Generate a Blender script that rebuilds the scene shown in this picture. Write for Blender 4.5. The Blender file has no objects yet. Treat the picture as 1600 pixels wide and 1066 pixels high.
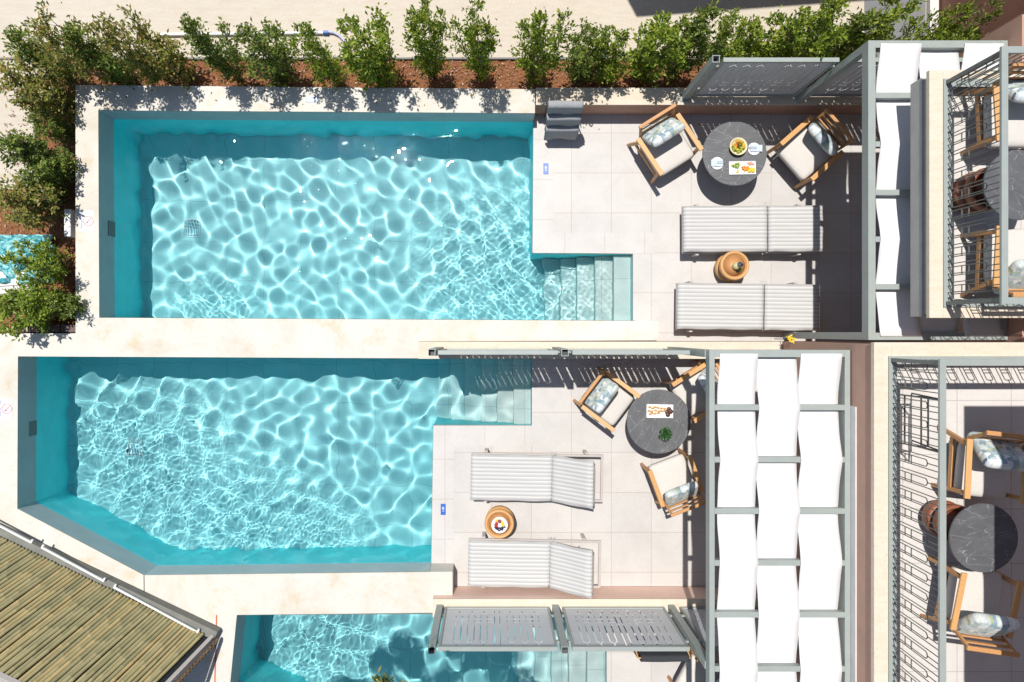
import bpy, math, random
import numpy as np
from mathutils import Vector, Matrix
R = math.radians
S = bpy.context.scene
COL = S.collection
rnd = random.Random(7)

# ---------------------------------------------------------------- camera, sky, sun, exposure
H = 11.0; F = 1144.0; NX = 768.0; NY = 520.0
cam = bpy.data.objects.new('camera', bpy.data.cameras.new('camera')); COL.objects.link(cam); S.camera = cam
cam.location = (0, 0, H); cam.data.sensor_width = 36; cam.data.lens = 36 * F / 1600
cam.data.shift_x = (800 - NX) / 1600; cam.data.shift_y = -(533 - NY) / 1600
cam.data.clip_end = 300
SUN = Vector((-.145, .29, 1)).normalized()
el = math.asin(SUN.z)
w = bpy.data.worlds.new("World"); S.world = w; w.use_nodes = True
nt = w.node_tree; sk = nt.nodes.new('ShaderNodeTexSky'); sk.sky_type = 'NISHITA'; sk.sun_disc = False
sk.sun_elevation = el; sk.sun_rotation = math.atan2(SUN.x, SUN.y); sk.air_density = 1.0; sk.dust_density = .6
nt.links.new(sk.outputs[0], nt.nodes['Background'].inputs[0]); nt.nodes['Background'].inputs[1].default_value = .08
sl = bpy.data.lights.new('sun', 'SUN'); sl.energy = 4.2; sl.angle = R(.6); sl.color = (1, .965, .91)
sun = bpy.data.objects.new('sun', sl); COL.objects.link(sun)
sun.rotation_euler = SUN.to_track_quat('Z', 'Y').to_euler(); sun.location = SUN * 40
sl.cycles.is_caustics_light = True
S.view_settings.view_transform = 'Standard'; S.view_settings.look = 'None'; S.view_settings.gamma = 1
S.view_settings.exposure = 0.32
S.render.engine = 'CYCLES'
S.cycles.use_denoising = True; S.cycles.max_bounces = 8; S.cycles.transmission_bounces = 8
S.cycles.transparent_max_bounces = 8; S.cycles.sample_clamp_indirect = 0

def P(px, py, z=0.0):
    k = (H - z) / F
    return Vector(((px - NX) * k, -(py - NY) * k, z))

# ---------------------------------------------------------------- materials
def newmat(name):
    m = bpy.data.materials.new(name); m.use_nodes = True
    return m, m.node_tree, m.node_tree.nodes['Principled BSDF']
def lk(t, a, b): t.links.new(a, b)
def ramp(t, fac, stops, interp='LINEAR'):
    r = t.nodes.new('ShaderNodeValToRGB'); r.color_ramp.interpolation = interp
    e = r.color_ramp.elements
    while len(e) > 1: e.remove(e[-1])
    e[0].position = stops[0][0]; e[0].color = (*stops[0][1], 1)
    for p, c in stops[1:]:
        x = e.new(p); x.color = (*c, 1)
    lk(t, fac, r.inputs[0]); return r.outputs[0]
def noise(t, scale, detail=4, rough=.6, vec=None, dist=0):
    n = t.nodes.new('ShaderNodeTexNoise'); n.inputs['Scale'].default_value = scale
    n.inputs['Detail'].default_value = detail; n.inputs['Roughness'].default_value = rough
    n.inputs['Distortion'].default_value = dist
    if vec is not None: lk(t, vec, n.inputs['Vector'])
    return n.outputs['Fac']
def coords(t, kind='Object', scale=None):
    c = t.nodes.new('ShaderNodeTexCoord').outputs[kind]
    if scale:
        mp = t.nodes.new('ShaderNodeMapping'); mp.inputs['Scale'].default_value = scale
        lk(t, c, mp.inputs[0]); c = mp.outputs[0]
    return c
def wpos(t, scale=None, loc=None, rot=None):
    c = t.nodes.new('ShaderNodeNewGeometry').outputs['Position']
    if scale or loc or rot:
        mp = t.nodes.new('ShaderNodeMapping')
        if scale: mp.inputs['Scale'].default_value = scale
        if loc: mp.inputs['Location'].default_value = loc
        if rot: mp.inputs['Rotation'].default_value = rot
        lk(t, c, mp.inputs[0]); c = mp.outputs[0]
    return c
def mix(t, fac, a, b, mode='MIX'):
    m = t.nodes.new('ShaderNodeMix'); m.data_type = 'RGBA'; m.blend_type = mode
    if isinstance(fac, float): m.inputs[0].default_value = fac
    else: lk(t, fac, m.inputs[0])
    for s, i in ((a, 6), (b, 7)):
        if isinstance(s, tuple): m.inputs[i].default_value = (*s, 1)
        else: lk(t, s, m.inputs[i])
    return m.outputs[2]
def bump(t, b, h, strength=.3, dist=.01):
    n = t.nodes.new('ShaderNodeBump'); n.inputs['Strength'].default_value = strength; n.inputs['Distance'].default_value = dist
    lk(t, h, n.inputs['Height']); lk(t, n.outputs[0], b.inputs['Normal'])
def c3(c, k): return tuple(min(1, x * k) for x in c)
def m_var(name, col, var=.12, scale=6, rough=.7, bscale=80, bstr=.2, metal=0, stretch=None):
    m, t, b = newmat(name)
    v = wpos(t, stretch)
    f = noise(t, scale, 5, .65, v)
    lk(t, ramp(t, f, [(.3, c3(col, 1 - var)), (.7, c3(col, 1 + var))]), b.inputs['Base Color'])
    b.inputs['Roughness'].default_value = rough; b.inputs['Metallic'].default_value = metal
    if bstr: bump(t, b, noise(t, bscale, 3, .6, v), bstr, .004)
    return m
def m_travertine():
    m, t, b = newmat('travertine')
    v = wpos(t)
    f1 = noise(t, 1.1, 6, .7, v, .6); f2 = noise(t, 26, 4, .7, v); f3 = noise(t, 3.3, 5, .75, v)
    base = ramp(t, f1, [(.32, (.52, .47, .385)), (.5, (.58, .55, .49)), (.7, (.61, .585, .535))])
    st = ramp(t, f3, [(.54, (1, 1, 1)), (.68, (.95, .87, .73)), (.8, (.90, .80, .64))])
    c = mix(t, 1.0, base, st, 'MULTIPLY')
    sp = ramp(t, f2, [(.3, (.93, .91, .88)), (.45, (1, 1, 1))])
    lk(t, mix(t, 1.0, c, sp, 'MULTIPLY'), b.inputs['Base Color'])
    b.inputs['Roughness'].default_value = .75; bump(t, b, f2, .15, .004); return m
def m_concrete(name, a, bcol):
    m, t, b = newmat(name)
    v = wpos(t)
    f1 = noise(t, .7, 6, .7, v, .5); f2 = noise(t, 35, 4, .8, v); f3 = noise(t, 9, 3, .6, wpos(t, (.4, 2, 1)))
    c = mix(t, f1, a, bcol)
    c = mix(t, 1.0, c, ramp(t, f2, [(.3, (.86, .84, .82)), (.5, (1, 1, 1))]), 'MULTIPLY')
    c = mix(t, 1.0, c, ramp(t, f3, [(.35, (.95, .93, .9)), (.6, (1, 1, 1))]), 'MULTIPLY')
    lk(t, c, b.inputs['Base Color']); b.inputs['Roughness'].default_value = .9; bump(t, b, f2, .3, .006); return m
def m_tile(name, a, bcol, joint, size=.6, loc=(0, 0, 0), off=0., w_=.6, jw=.004, rough=.55, rot=0):
    m, t, b = newmat(name)
    v = wpos(t, None, loc, (0, 0, rot))
    br = t.nodes.new('ShaderNodeTexBrick'); lk(t, v, br.inputs['Vector'])
    br.offset = off; br.squash = 1; br.inputs['Scale'].default_value = 1
    br.inputs['Brick Width'].default_value = w_; br.inputs['Row Height'].default_value = size
    br.inputs['Mortar Size'].default_value = jw; br.inputs['Mortar Smooth'].default_value = .3
    br.inputs['Color1'].default_value = (*a, 1); br.inputs['Color2'].default_value = (*bcol, 1); br.inputs['Mortar'].default_value = (*joint, 1)
    f1 = noise(t, 2.2, 6, .7, wpos(t), .4); f2 = noise(t, 40, 3, .6, wpos(t))
    c = mix(t, 1.0, br.outputs[0], ramp(t, f1, [(.3, (.90, .89, .88)), (.6, (1, 1, 1))]), 'MULTIPLY')
    c = mix(t, 1.0, c, ramp(t, f2, [(.35, (.95, .95, .95)), (.55, (1, 1, 1))]), 'MULTIPLY')
    lk(t, c, b.inputs['Base Color']); b.inputs['Roughness'].default_value = rough
    bump(t, b, br.outputs['Fac'], -.25, .003); return m
def m_wood(name, a, bcol, scale=3, stretch=(30, 30, 2), rough=.5):
    m, t, b = newmat(name)
    f = noise(t, scale, 5, .6, coords(t, 'Object', stretch), .3)
    lk(t, ramp(t, f, [(.3, a), (.7, bcol)]), b.inputs['Base Color']); b.inputs['Roughness'].default_value = rough
    bump(t, b, f, .15, .003); return m
def m_plain(name, col, rough=.5, metal=0, **k):
    return m_var(name, col, .05, 12, rough, 60, .03, metal)
def m_leaf(name, stops, trans=.35):
    m, t, b = newmat(name)
    g = t.nodes.new('ShaderNodeNewGeometry')
    c = ramp(t, g.outputs['Random Per Island'], stops)
    lk(t, c, b.inputs['Base Color']); b.inputs['Roughness'].default_value = .42
    tr = t.nodes.new('ShaderNodeBsdfTranslucent'); lk(t, mix(t, 1.0, c, (1.3, 1.25, .5), 'MULTIPLY'), tr.inputs[0])
    mx = t.nodes.new('ShaderNodeMixShader'); mx.inputs[0].default_value = trans
    out = t.nodes['Material Output']; lk(t, b.outputs[0], mx.inputs[1]); lk(t, tr.outputs[0], mx.inputs[2]); lk(t, mx.outputs[0], out.inputs[0])
    return m
def m_stripes():
    m, t, b = newmat('striped_canvas')
    sp = t.nodes.new('ShaderNodeSeparateXYZ'); lk(t, coords(t, 'Object'), sp.inputs[0])
    def band(period, lo, soft, off=0.):
        a = t.nodes.new('ShaderNodeMath'); a.operation = 'ADD'; a.inputs[1].default_value = 10 + off; lk(t, sp.outputs[1], a.inputs[0])
        d = t.nodes.new('ShaderNodeMath'); d.operation = 'DIVIDE'; d.inputs[1].default_value = period; lk(t, a.outputs[0], d.inputs[0])
        f = t.nodes.new('ShaderNodeMath'); f.operation = 'FRACT'; lk(t, d.outputs[0], f.inputs[0]); return f.outputs[0]
    s = ramp(t, band(.056, 0, 0), [(0, (.40, .395, .385)), (.36, (.40, .395, .385)), (.42, (.58, .57, .555)), (.50, (.345, .34, .33)), (.56, (.53, .52, .505)), (.86, (.55, .54, .525)), (.93, (.66, .65, .635)), (1, (.40, .395, .385))])
    c = mix(t, 1.0, s, ramp(t, noise(t, 60, 3, .6, coords(t, 'Object', (1, 6, 1))), [(.3, (.93, .93, .93)), (.6, (1, 1, 1))]), 'MULTIPLY')
    lk(t, c, b.inputs['Base Color']); b.inputs['Roughness'].default_value = .9
    bump(t, b, noise(t, 7, 3, .5, coords(t, 'Object')), .25, .02); return m
def m_patch(name='patchwork_print'):
    m, t, b = newmat(name)
    vo = t.nodes.new('ShaderNodeTexVoronoi'); vo.distance = 'CHEBYCHEV'; vo.inputs['Scale'].default_value = 1
    vo.inputs['Randomness'].default_value = .8
    lk(t, coords(t, 'Object', (15, 20, 0.001)), vo.inputs['Vector'])
    sp = t.nodes.new('ShaderNodeSeparateColor'); lk(t, vo.outputs['Color'], sp.inputs[0])
    c = ramp(t, sp.outputs[0], [(0, (.48, .53, .54)), (.2, (.24, .34, .40)), (.3, (.58, .61, .58)), (.42, (.42, .42, .22)), (.5, (.40, .48, .46)), (.62, (.74, .75, .73)), (.76, (.10, .14, .20)), (.82, (.40, .50, .52)), (.9, (.3, .34, .24)), (.95, (.62, .66, .68))], 'CONSTANT')
    c2 = mix(t, 1.0, c, ramp(t, noise(t, 30, 4, .7, coords(t, 'Object')), [(.35, (.72, .76, .76)), (.6, (1, 1, 1))]), 'MULTIPLY')
    lk(t, c2, b.inputs['Base Color']); b.inputs['Roughness'].default_value = .6
    b.inputs['Sheen Weight'].default_value = .2
    bump(t, b, noise(t, 9, 3, .5, coords(t, 'Object')), .35, .03); return m
def m_slate():
    m, t, b = newmat('dark_veined_stone')
    v = coords(t, 'Object')
    n1 = noise(t, 4, 5, .6, v, .2)
    c = ramp(t, n1, [(.3, (.070, .072, .078)), (.7, (.105, .107, .113))])
    for sc, rot, th in ((3.0, .6, .006), (4.2, 2.1, .004), (2.2, 1.3, .004)):
        mp = t.nodes.new('ShaderNodeMapping'); mp.inputs['Rotation'].default_value = (0, 0, rot); mp.inputs['Scale'].default_value = (1, 3.2, 1)
        lk(t, v, mp.inputs[0])
        ad = t.nodes.new('ShaderNodeMix'); ad.data_type = 'VECTOR'; ad.inputs[0].default_value = .10
        nz = t.nodes.new('ShaderNodeTexNoise'); nz.inputs['Scale'].default_value = 3; lk(t, mp.outputs[0], nz.inputs['Vector'])
        lk(t, mp.outputs[0], ad.inputs[4]); lk(t, nz.outputs['Color'], ad.inputs[5])
        vo = t.nodes.new('ShaderNodeTexVoronoi'); vo.feature = 'DISTANCE_TO_EDGE'; vo.inputs['Scale'].default_value = sc
        lk(t, ad.outputs[1], vo.inputs['Vector'])
        line = ramp(t, vo.outputs['Distance'], [(0, (1, 1, 1)), (th, (.5, .5, .5)), (th * 2.2, (0, 0, 0))])
        gate = ramp(t, noise(t, 5, 3, .6, mp.outputs[0]), [(.46, (0, 0, 0)), (.58, (.7, .7, .7))])
        k = t.nodes.new('ShaderNodeMix'); k.data_type = 'RGBA'; k.blend_type = 'MULTIPLY'; k.inputs[0].default_value = 1
        lk(t, line, k.inputs[6]); lk(t, gate, k.inputs[7])
        c = mix(t, k.outputs[2], c, (.42, .41, .40))
    lk(t, c, b.inputs['Base Color']); b.inputs['Roughness'].default_value = .5; return m
def m_bamboo():
    m, t, b = newmat('bamboo_cane')
    g = t.nodes.new('ShaderNodeNewGeometry')
    c = ramp(t, g.outputs['Random Per Island'], [(0, (.31, .285, .16)), (.4, (.37, .33, .18)), (.8, (.42, .36, .19)), (1, (.48, .37, .18))])
    c = mix(t, 1.0, c, ramp(t, noise(t, 4, 5, .7, wpos(t, (2, 2, 2))), [(.3, (.84, .85, .78)), (.65, (1.05, 1, .95))]), 'MULTIPLY')
    lk(t, c, b.inputs['Base Color']); b.inputs['Roughness'].default_value = .55; return m
def m_water():
    m, t, b = newmat('pool_water')
    b.inputs['Base Color'].default_value = (.86, .982, 1, 1); b.inputs['Transmission Weight'].default_value = 1
    b.inputs['Roughness'].default_value = 0; b.inputs['IOR'].default_value = 1.333
    return m

M = {}
M['trav'] = m_travertine()
M['tan'] = m_concrete('sandy_render', (.60, .51, .40), (.66, .58, .48))
M['pave'] = m_concrete('beige_concrete', (.50, .44, .36), (.57, .52, .44))
M['asph'] = m_concrete('grey_concrete', (.17, .175, .185), (.21, .215, .225))
M['soil'] = m_var('bark_mulch', (.20, .082, .034), .6, 38, .95, 55, 1.0)
M['terra'] = m_var('terracotta_plaster', (.46, .28, .21), .08, 3, .85, 120, .25)
M['terrad'] = m_var('brick_red_plaster', (.25, .12, .088), .08, 3, .85, 120, .25)
M['tile'] = m_tile('porcelain_tile', (.53, .505, .478), (.492, .472, .452), (.40, .33, .29), .6, (.0, .0, 0), 0, .6, .005)
M['tile_edge'] = m_tile('edge_tile', (.53, .505, .482), (.512, .49, .47), (.42, .36, .32), .6, (.1, .1, 0), 0, .6, .005)
M['tile_up'] = m_tile('balcony_tile', (.58, .55, .52), (.57, .54, .51), (.38, .36, .34), .6, (.25, .15, 0), 0, .6, .005)
def m_lining(k):  # pale stone to aqua: light lost with water depth, put into the colour
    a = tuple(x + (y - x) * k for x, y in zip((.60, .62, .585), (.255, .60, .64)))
    return m_tile('depth_tinted_lining', a, c3(a, .96), c3(a, .62), .66, (.1, -.16, 0), 0, .6, .004, .5)
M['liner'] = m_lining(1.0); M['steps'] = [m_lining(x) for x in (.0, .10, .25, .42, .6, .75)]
M['linew'] = m_var('water_tinted_wall_lining', (.09, .80, .84), .08, 3, .5, 60, .1)  # aqua carries the water's tint below the waterline
M['lined'] = m_var('dry_pool_render', (.43, .50, .50), .08, 3, .6, 60, .1)
M['water'] = m_water()
M['frame'] = m_var('grey_green_paint', (.285, .315, .295), .05, 8, .45, 90, .05)
M['screen'] = m_var('light_grey_paint', (.50, .515, .53), .05, 6, .5, 90, .05)
M['rail'] = m_var('dark_green_paint', (.11, .125, .12), .1, 12, .45, 90, .05)
M['canvas'] = m_var('white_canvas', (.64, .64, .637), .03, 5, .85, 20, .12)
M['teak'] = m_wood('teak', (.42, .20, .075), (.56, .29, .115))
M['teakl'] = m_wood('light_teak', (.50, .265, .10), (.62, .35, .14), 4, (18, 18, 3))
M['seat'] = m_var('oatmeal_fabric', (.56, .53, .49), .05, 40, .9, 140, .35)
M['patch'] = m_patch()
M['stripe'] = m_stripes()
M['alu'] = m_var('warm_grey_aluminium', (.42, .38, .355), .05, 8, .45, 90, .04)
M['slate'] = m_slate()
M['black'] = m_plain('black_metal', (.018, .02, .022), .4)
M['towel'] = m_var('grey_terry', (.30, .305, .315), .2, 60, 1, 220, .8)
M['white'] = m_plain('white_gloss', (.80, .80, .79), .25)
M['blue'] = m_plain('blue_enamel', (.03, .11, .42), .35)
M['navy'] = m_plain('navy_ink', (.05, .07, .25), .6)
M['red'] = m_plain('red_ink', (.62, .03, .06), .6)
M['bamboo'] = m_bamboo()
M['oliv'] = m_var('weathered_grey_frame', (.17, .17, .15), .15, 6, .7, 60, .2)
M['bark'] = m_var('bark', (.12, .08, .05), .2, 30, .9, 60, .5)
M['leafg'] = m_leaf('green_leaf', [(0, (.05, .11, .015)), (.3, (.15, .23, .022)), (.7, (.26, .34, .04)), (1, (.42, .46, .09))])
M['leafd'] = m_leaf('dark_green_leaf', [(0, (.045, .09, .018)), (.5, (.14, .20, .035)), (1, (.30, .34, .08))])
M['leafb'] = m_leaf('browning_leaf', [(0, (.08, .11, .02)), (.55, (.23, .26, .05)), (.78, (.33, .29, .08)), (.92, (.42, .27, .12)), (1, (.58, .44, .15))])
M['herb'] = m_leaf('herb_leaf', [(0, (.02, .08, .02)), (.6, (.05, .15, .04)), (1, (.10, .22, .06))])
M['flower'] = m_plain('yellow_petal', (.75, .50, .02), .5)
M['turq'] = None
M['clay'] = m_var('brown_clay', (.22, .075, .035), .15, 5, .5, 60, .1)
M['brown'] = m_var('purple_brown_paint', (.11, .07, .065), .1, 5, .6, 60, .1)
M['cutlery'] = m_plain('steel', (.5, .5, .5), .25, 1)
M['napkin'] = m_var('pale_blue_napkin', (.50, .57, .66), .05, 30, .9, 120, .3)
M['kerbw'] = m_var('white_kerb', (.62, .60, .57), .05, 8, .8, 60, .1)
for n_, c_ in (('lemon', (.75, .52, .03)), ('orange', (.75, .28, .03)), ('lime', (.30, .38, .05)), ('cherry', (.42, .02, .03)), ('berry', (.025, .025, .07)), ('kiwi', (.18, .30, .05)), ('melon', (.75, .35, .25)), ('choc', (.09, .04, .025)), ('pastry', (.58, .30, .09)), ('fig', (.25, .06, .08)), ('candle', (.50, .46, .25))):
    M[n_] = m_var(n_, c_, .2, 60, .45, 60, .1)
mt, t_, b_ = newmat('turquoise_tarpaulin')
lk(t_, ramp(t_, noise(t_, 7, 4, .6, wpos(t_), 1.5), [(.35, (.015, .10, .16)), (.47, (.03, .30, .33)), (.58, (.30, .55, .55)), (.7, (.03, .28, .28))]), b_.inputs['Base Color'])
b_.inputs['Roughness'].default_value = .4; bump(t_, b_, noise(t_, 6, 3, .5, wpos(t_), 1), .8, .05); M['turq'] = mt

# ---------------------------------------------------------------- mesh helpers
class MB:
    def __init__(s): s.v = []; s.f = []; s.sm = []
    def add(s, v, f, smooth=False):
        n = len(s.v); s.v += [tuple(x) for x in v]; s.f += [tuple(i + n for i in q) for q in f]; s.sm += [smooth] * len(f); return s
    def box(s, c, d, rz=0., mat=None):
        x, y, z = d[0] / 2, d[1] / 2, d[2] / 2
        v = [Vector((a, b, e)) for e in (-z, z) for a, b in ((-x, -y), (x, -y), (x, y), (-x, y))]
        m = Matrix.Translation(c) @ Matrix.Rotation(rz, 4, 'Z')
        if mat is not None: m = Matrix.Translation(c) @ mat
        return s.add([m @ q for q in v], [(3, 2, 1, 0), (4, 5, 6, 7), (0, 1, 5, 4), (1, 2, 6, 5), (2, 3, 7, 6), (3, 0, 4, 7)])
    def bb(s, x0, x1, y0, y1, z0, z1): return s.box(((x0 + x1) / 2, (y0 + y1) / 2, (z0 + z1) / 2), (abs(x1 - x0), abs(y1 - y0), abs(z1 - z0)))
    def bar(s, a, b, w_, h_, up=(0, 0, 1)):
        a = Vector(a); b = Vector(b); d = (b - a); L = d.length; d.normalize()
        u = Vector(up)
        if abs(d.dot(u)) > .97: u = Vector((0, 1, 0))
        sx = d.cross(u).normalized(); uz = sx.cross(d)
        m = Matrix((sx, d, uz)).transposed().to_4x4()
        return s.box((a + b) / 2, (w_, L, h_), mat=m)
    def prism(s, pts, z0, z1):
        n = len(pts); area = sum(pts[i][0] * pts[(i + 1) % n][1] - pts[(i + 1) % n][0] * pts[i][1] for i in range(n))
        if area < 0: pts = pts[::-1]
        v = [(p[0], p[1], z0) for p in pts] + [(p[0], p[1], z1) for p in pts]
        f = [tuple(range(n - 1, -1, -1)), tuple(range(n, 2 * n))] + [(i, (i + 1) % n, n + (i + 1) % n, n + i) for i in range(n)]
        return s.add(v, f)
    def tube(s, pts, r, n=8, cap=True, smooth=True):
        pts = [Vector(p) for p in pts]; rs = r if isinstance(r, (list, tuple)) else [r] * len(pts)
        vs = []; prev = None
        for i, p in enumerate(pts):
            d = (pts[min(i + 1, len(pts) - 1)] - pts[max(i - 1, 0)]).normalized()
            if prev is None: a = d.orthogonal().normalized()
            else: a = (prev - d * prev.dot(d)).normalized()
            prev = a; bb = d.cross(a)
            vs += [p + rs[i] * (a * math.cos(2 * math.pi * k / n) + bb * math.sin(2 * math.pi * k / n)) for k in range(n)]
        f = [(i * n + k, i * n + (k + 1) % n, (i + 1) * n + (k + 1) % n, (i + 1) * n + k) for i in range(len(pts) - 1) for k in range(n)]
        s.add(vs, f, smooth)
        if cap:
            s.add(vs[:n], [tuple(range(n - 1, -1, -1))]); s.add(vs[-n:], [tuple(range(n))])
        return s
    def lathe(s, prof, c=(0, 0, 0), n=40, smooth=True):
        v = [(c[0] + r * math.cos(2 * math.pi * k / n), c[1] + r * math.sin(2 * math.pi * k / n), c[2] + z) for r, z in prof for k in range(n)]
        f = [(i * n + k, i * n + (k + 1) % n, (i + 1) * n + (k + 1) % n, (i + 1) * n + k) for i in range(len(prof) - 1) for k in range(n)]
        return s.add(v, f, smooth)
    def ball(s, c, r, sq=1., n=10):
        m_ = n // 2 + 1
        return s.lathe([(r * math.sin(math.pi * i / m_) + 1e-5, -r * sq * math.cos(math.pi * i / m_)) for i in range(m_ + 1)], c, n)
    def build(s, name, mat, parent=None, bevel=0, sub=0, caustic=False, solid=0):
        me = bpy.data.meshes.new(name); me.from_pydata(s.v, [], s.f)
        me.polygons.foreach_set('use_smooth', s.sm); me.materials.append(mat); me.update()
        o = bpy.data.objects.new(name, me); COL.objects.link(o)
        if parent: o.parent = parent
        if solid: q = o.modifiers.new('s', 'SOLIDIFY'); q.thickness = solid; q.offset = 0
        if bevel:
            q = o.modifiers.new('b', 'BEVEL'); q.width = bevel; q.segments = 3; q.limit_method = 'ANGLE'; q.harden_normals = False
            me.polygons.foreach_set('use_smooth', [True] * len(me.polygons))
            try: me.set_sharp_from_angle(angle=R(35))
            except Exception: pass
        if sub: q = o.modifiers.new('u', 'SUBSURF'); q.levels = sub; q.render_levels = sub
        if caustic: o.cycles.is_caustics_receiver = True
        return o
def tag(o, label=None, cat=None, group=None, kind=None):
    if label: o['label'] = label
    if cat: o['category'] = cat
    if group: o['group'] = group
    if kind: o['kind'] = kind
    return o
def thing(name, label, cat, loc=(0, 0, 0), rz=0, group=None):
    o = bpy.data.objects.new(name, None); COL.objects.link(o); o.location = loc; o.rotation_euler = (0, 0, rz); o.empty_display_size = .1
    return tag(o, label, cat, group)
def dup(root, loc, rz, label, group=None):
    r = root.copy(); COL.objects.link(r); r.location = loc; r.rotation_euler = (0, 0, rz); r['label'] = label
    if group: r['group'] = group
    for ch in list(root.children):
        c = ch.copy(); COL.objects.link(c); c.parent = r
        for g in list(ch.children):
            d = g.copy(); COL.objects.link(d); d.parent = c
    return r
def struct(o): return tag(o, kind='structure')
def text_mesh(name, txt, size, mat, parent, loc, rot, extrude=.0004):
    cu = bpy.data.curves.new('t', 'FONT'); cu.body = txt; cu.size = size; cu.align_x = 'CENTER'; cu.align_y = 'CENTER'; cu.extrude = extrude; cu.offset = size * .012
    o = bpy.data.objects.new('t', cu); COL.objects.link(o)
    me = bpy.data.meshes.new_from_object(o.evaluated_get(bpy.context.evaluated_depsgraph_get())); me.name = name
    bpy.data.objects.remove(o); me.materials.clear(); me.materials.append(mat)
    q = bpy.data.objects.new(name, me); COL.objects.link(q); q.parent = parent; q.location = loc; q.rotation_euler = rot; return q

# ---------------------------------------------------------------- ground, copings, pools
ZC = .38; ZW = -.065; ZF = -1.22; ZL = -1.75
def c(px, py, z=ZC): q = P(px, py, z); return (q.x, q.y)
# pavement, with a hole for the pools
g = MB()
for x0, x1, y0, y1 in ((-60, 60, 4.1, 60), (-60, -9, -60, 4.1), (9, 60, -60, 4.1), (-9, 9, -60, -9)):
    g.add([(x0, y0, 0), (x1, y0, 0), (x1, y1, 0), (x0, y1, 0)], [(0, 1, 2, 3)])
g.add([(-9, -.02, 0), (-6.62, -.02, 0), (-6.55, 1.4, 0), (-6.6, 4.1, 0), (-9, 4.1, 0)], [(0, 1, 2, 3, 4)])
g.add([(6.4, 3.3, 0), (9, 3.3, 0), (9, 4.1, 0), (6.4, 4.1, 0)], [(0, 1, 2, 3)])
g.add([(-62, -62, ZL - .1), (62, -62, ZL - .1), (62, 62, ZL - .1), (-62, 62, ZL - .1)], [(0, 1, 2, 3)])
struct(g.build('ground', M['pave']))
struct(MB().bb(5.6, 6.52, 4.13, 12, -.1, .006).build('path', M['asph']))
struct(MB().bb(6.53, 6.66, 4.13, 12, -.1, .10).build('kerb', M['kerbw']))
struct(MB().bb(-9, 6.4, 4.1, 4.125, -.2, .03).build('kerb', M['asph']))
# planting beds with uneven soil
def soil(name, x0, x1, y0, y1, z):
    nx = int((x1 - x0) / .06); ny = max(4, int((y1 - y0) / .06)); r_ = random.Random(3)
    v = [(x0 + (x1 - x0) * i / nx, y0 + (y1 - y0) * j / ny, z + r_.uniform(-.012, .018)) for j in range(ny + 1) for i in range(nx + 1)]
    f = [(j * (nx + 1) + i, j * (nx + 1) + i + 1, (j + 1) * (nx + 1) + i + 1, (j + 1) * (nx + 1) + i) for j in range(ny) for i in range(nx)]
    return struct(MB().add(v, f).build(name, M['soil']))
soil('soil', -6.9, 6.4, 3.55, 4.1, -.02); soil('soil', -7.6, -6.0, -.05, 2.15, .012); soil('soil', -6.85, -6.0, 2.15, 3.55, .012)
# wood chips
ch = MB()
for i in range(2600):
    if i % 3: x, y, z = rnd.uniform(-6.6, 5), rnd.uniform(3.6, 4.09), .0
    else: x, y, z = rnd.uniform(-7.3, -6.05), rnd.uniform(0, 3.6), .03
    ch.box((x, y, z + .005), (rnd.uniform(.012, .04), rnd.uniform(.006, .014), .006), mat=Matrix.Rotation(rnd.uniform(0, 6.3), 4, 'Z') @ Matrix.Rotation(rnd.uniform(-.5, .5), 4, 'X'))
tag(ch.build('wood_chips', m_leaf('chip', [(0, (.12, .05, .025)), (.5, (.28, .13, .06)), (.9, (.33, .16, .08)), (1, (.42, .30, .2))], .0)), kind='stuff')

A1 = c(153.5, 172.5); B1 = (.63, c(841, 177)[1]); C1 = (.615, 1.20); D1 = (2.125, 1.185); E1 = (2.125, .172); F1 = c(155, 496.5)
A2 = c(28, 557); B2 = (.606, -.378); C2 = (.606, -1.394); D2 = (-.875, -1.394); E2 = (-.905, -3.467); F2 = c(225, 899); G2 = c(27, 795)
A3 = c(370, 961); B3 = (1.73, -4.07); C3 = (1.73, -6.1); D3 = (-3.806, -5.245); H3 = (-2.117, -6.08)
cop = thing('pool_surround', 'raised cream stone coping running round the three pools', 'pool surround')
def slab(pts, z1, mat, name='coping_slab', z0=ZL):
    return MB().prism(pts, z0, z1).build(name, mat, cop)
slab([c(118, 133), c(841, 139.5), (.63, c(841, 139.5)[1]), B1, A1], ZC, M['trav'])
slab([c(118, 133), A1, F1, c(118, 521)], ZC, M['trav'])
slab([(-9, c(0, 521)[1]), c(118, 521), F1, E1, (2.423, .169), (2.423, -.112), (-1.055, -.125), (-1.055, -.372), A2, (-9, A2[1])], ZC, M['trav'])
slab([(-9, A2[1]), A2, G2, F2, c(225, 940), (-5.04, -4.2), (-5.3, -9), (-9, -9)], ZC, M['trav'])
slab([F2, (-.566, -3.467), (-.566, -3.81), (-.842, -3.81), (-.842, -4.062), A3, D3, H3, (-2.117, -9), (-5.3, -9), (-5.04, -4.2)], ZC - .001, M['trav'])
slab([H3, C3, (1.73, -9), (-2.117, -9)], ZC, M['trav'])
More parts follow.
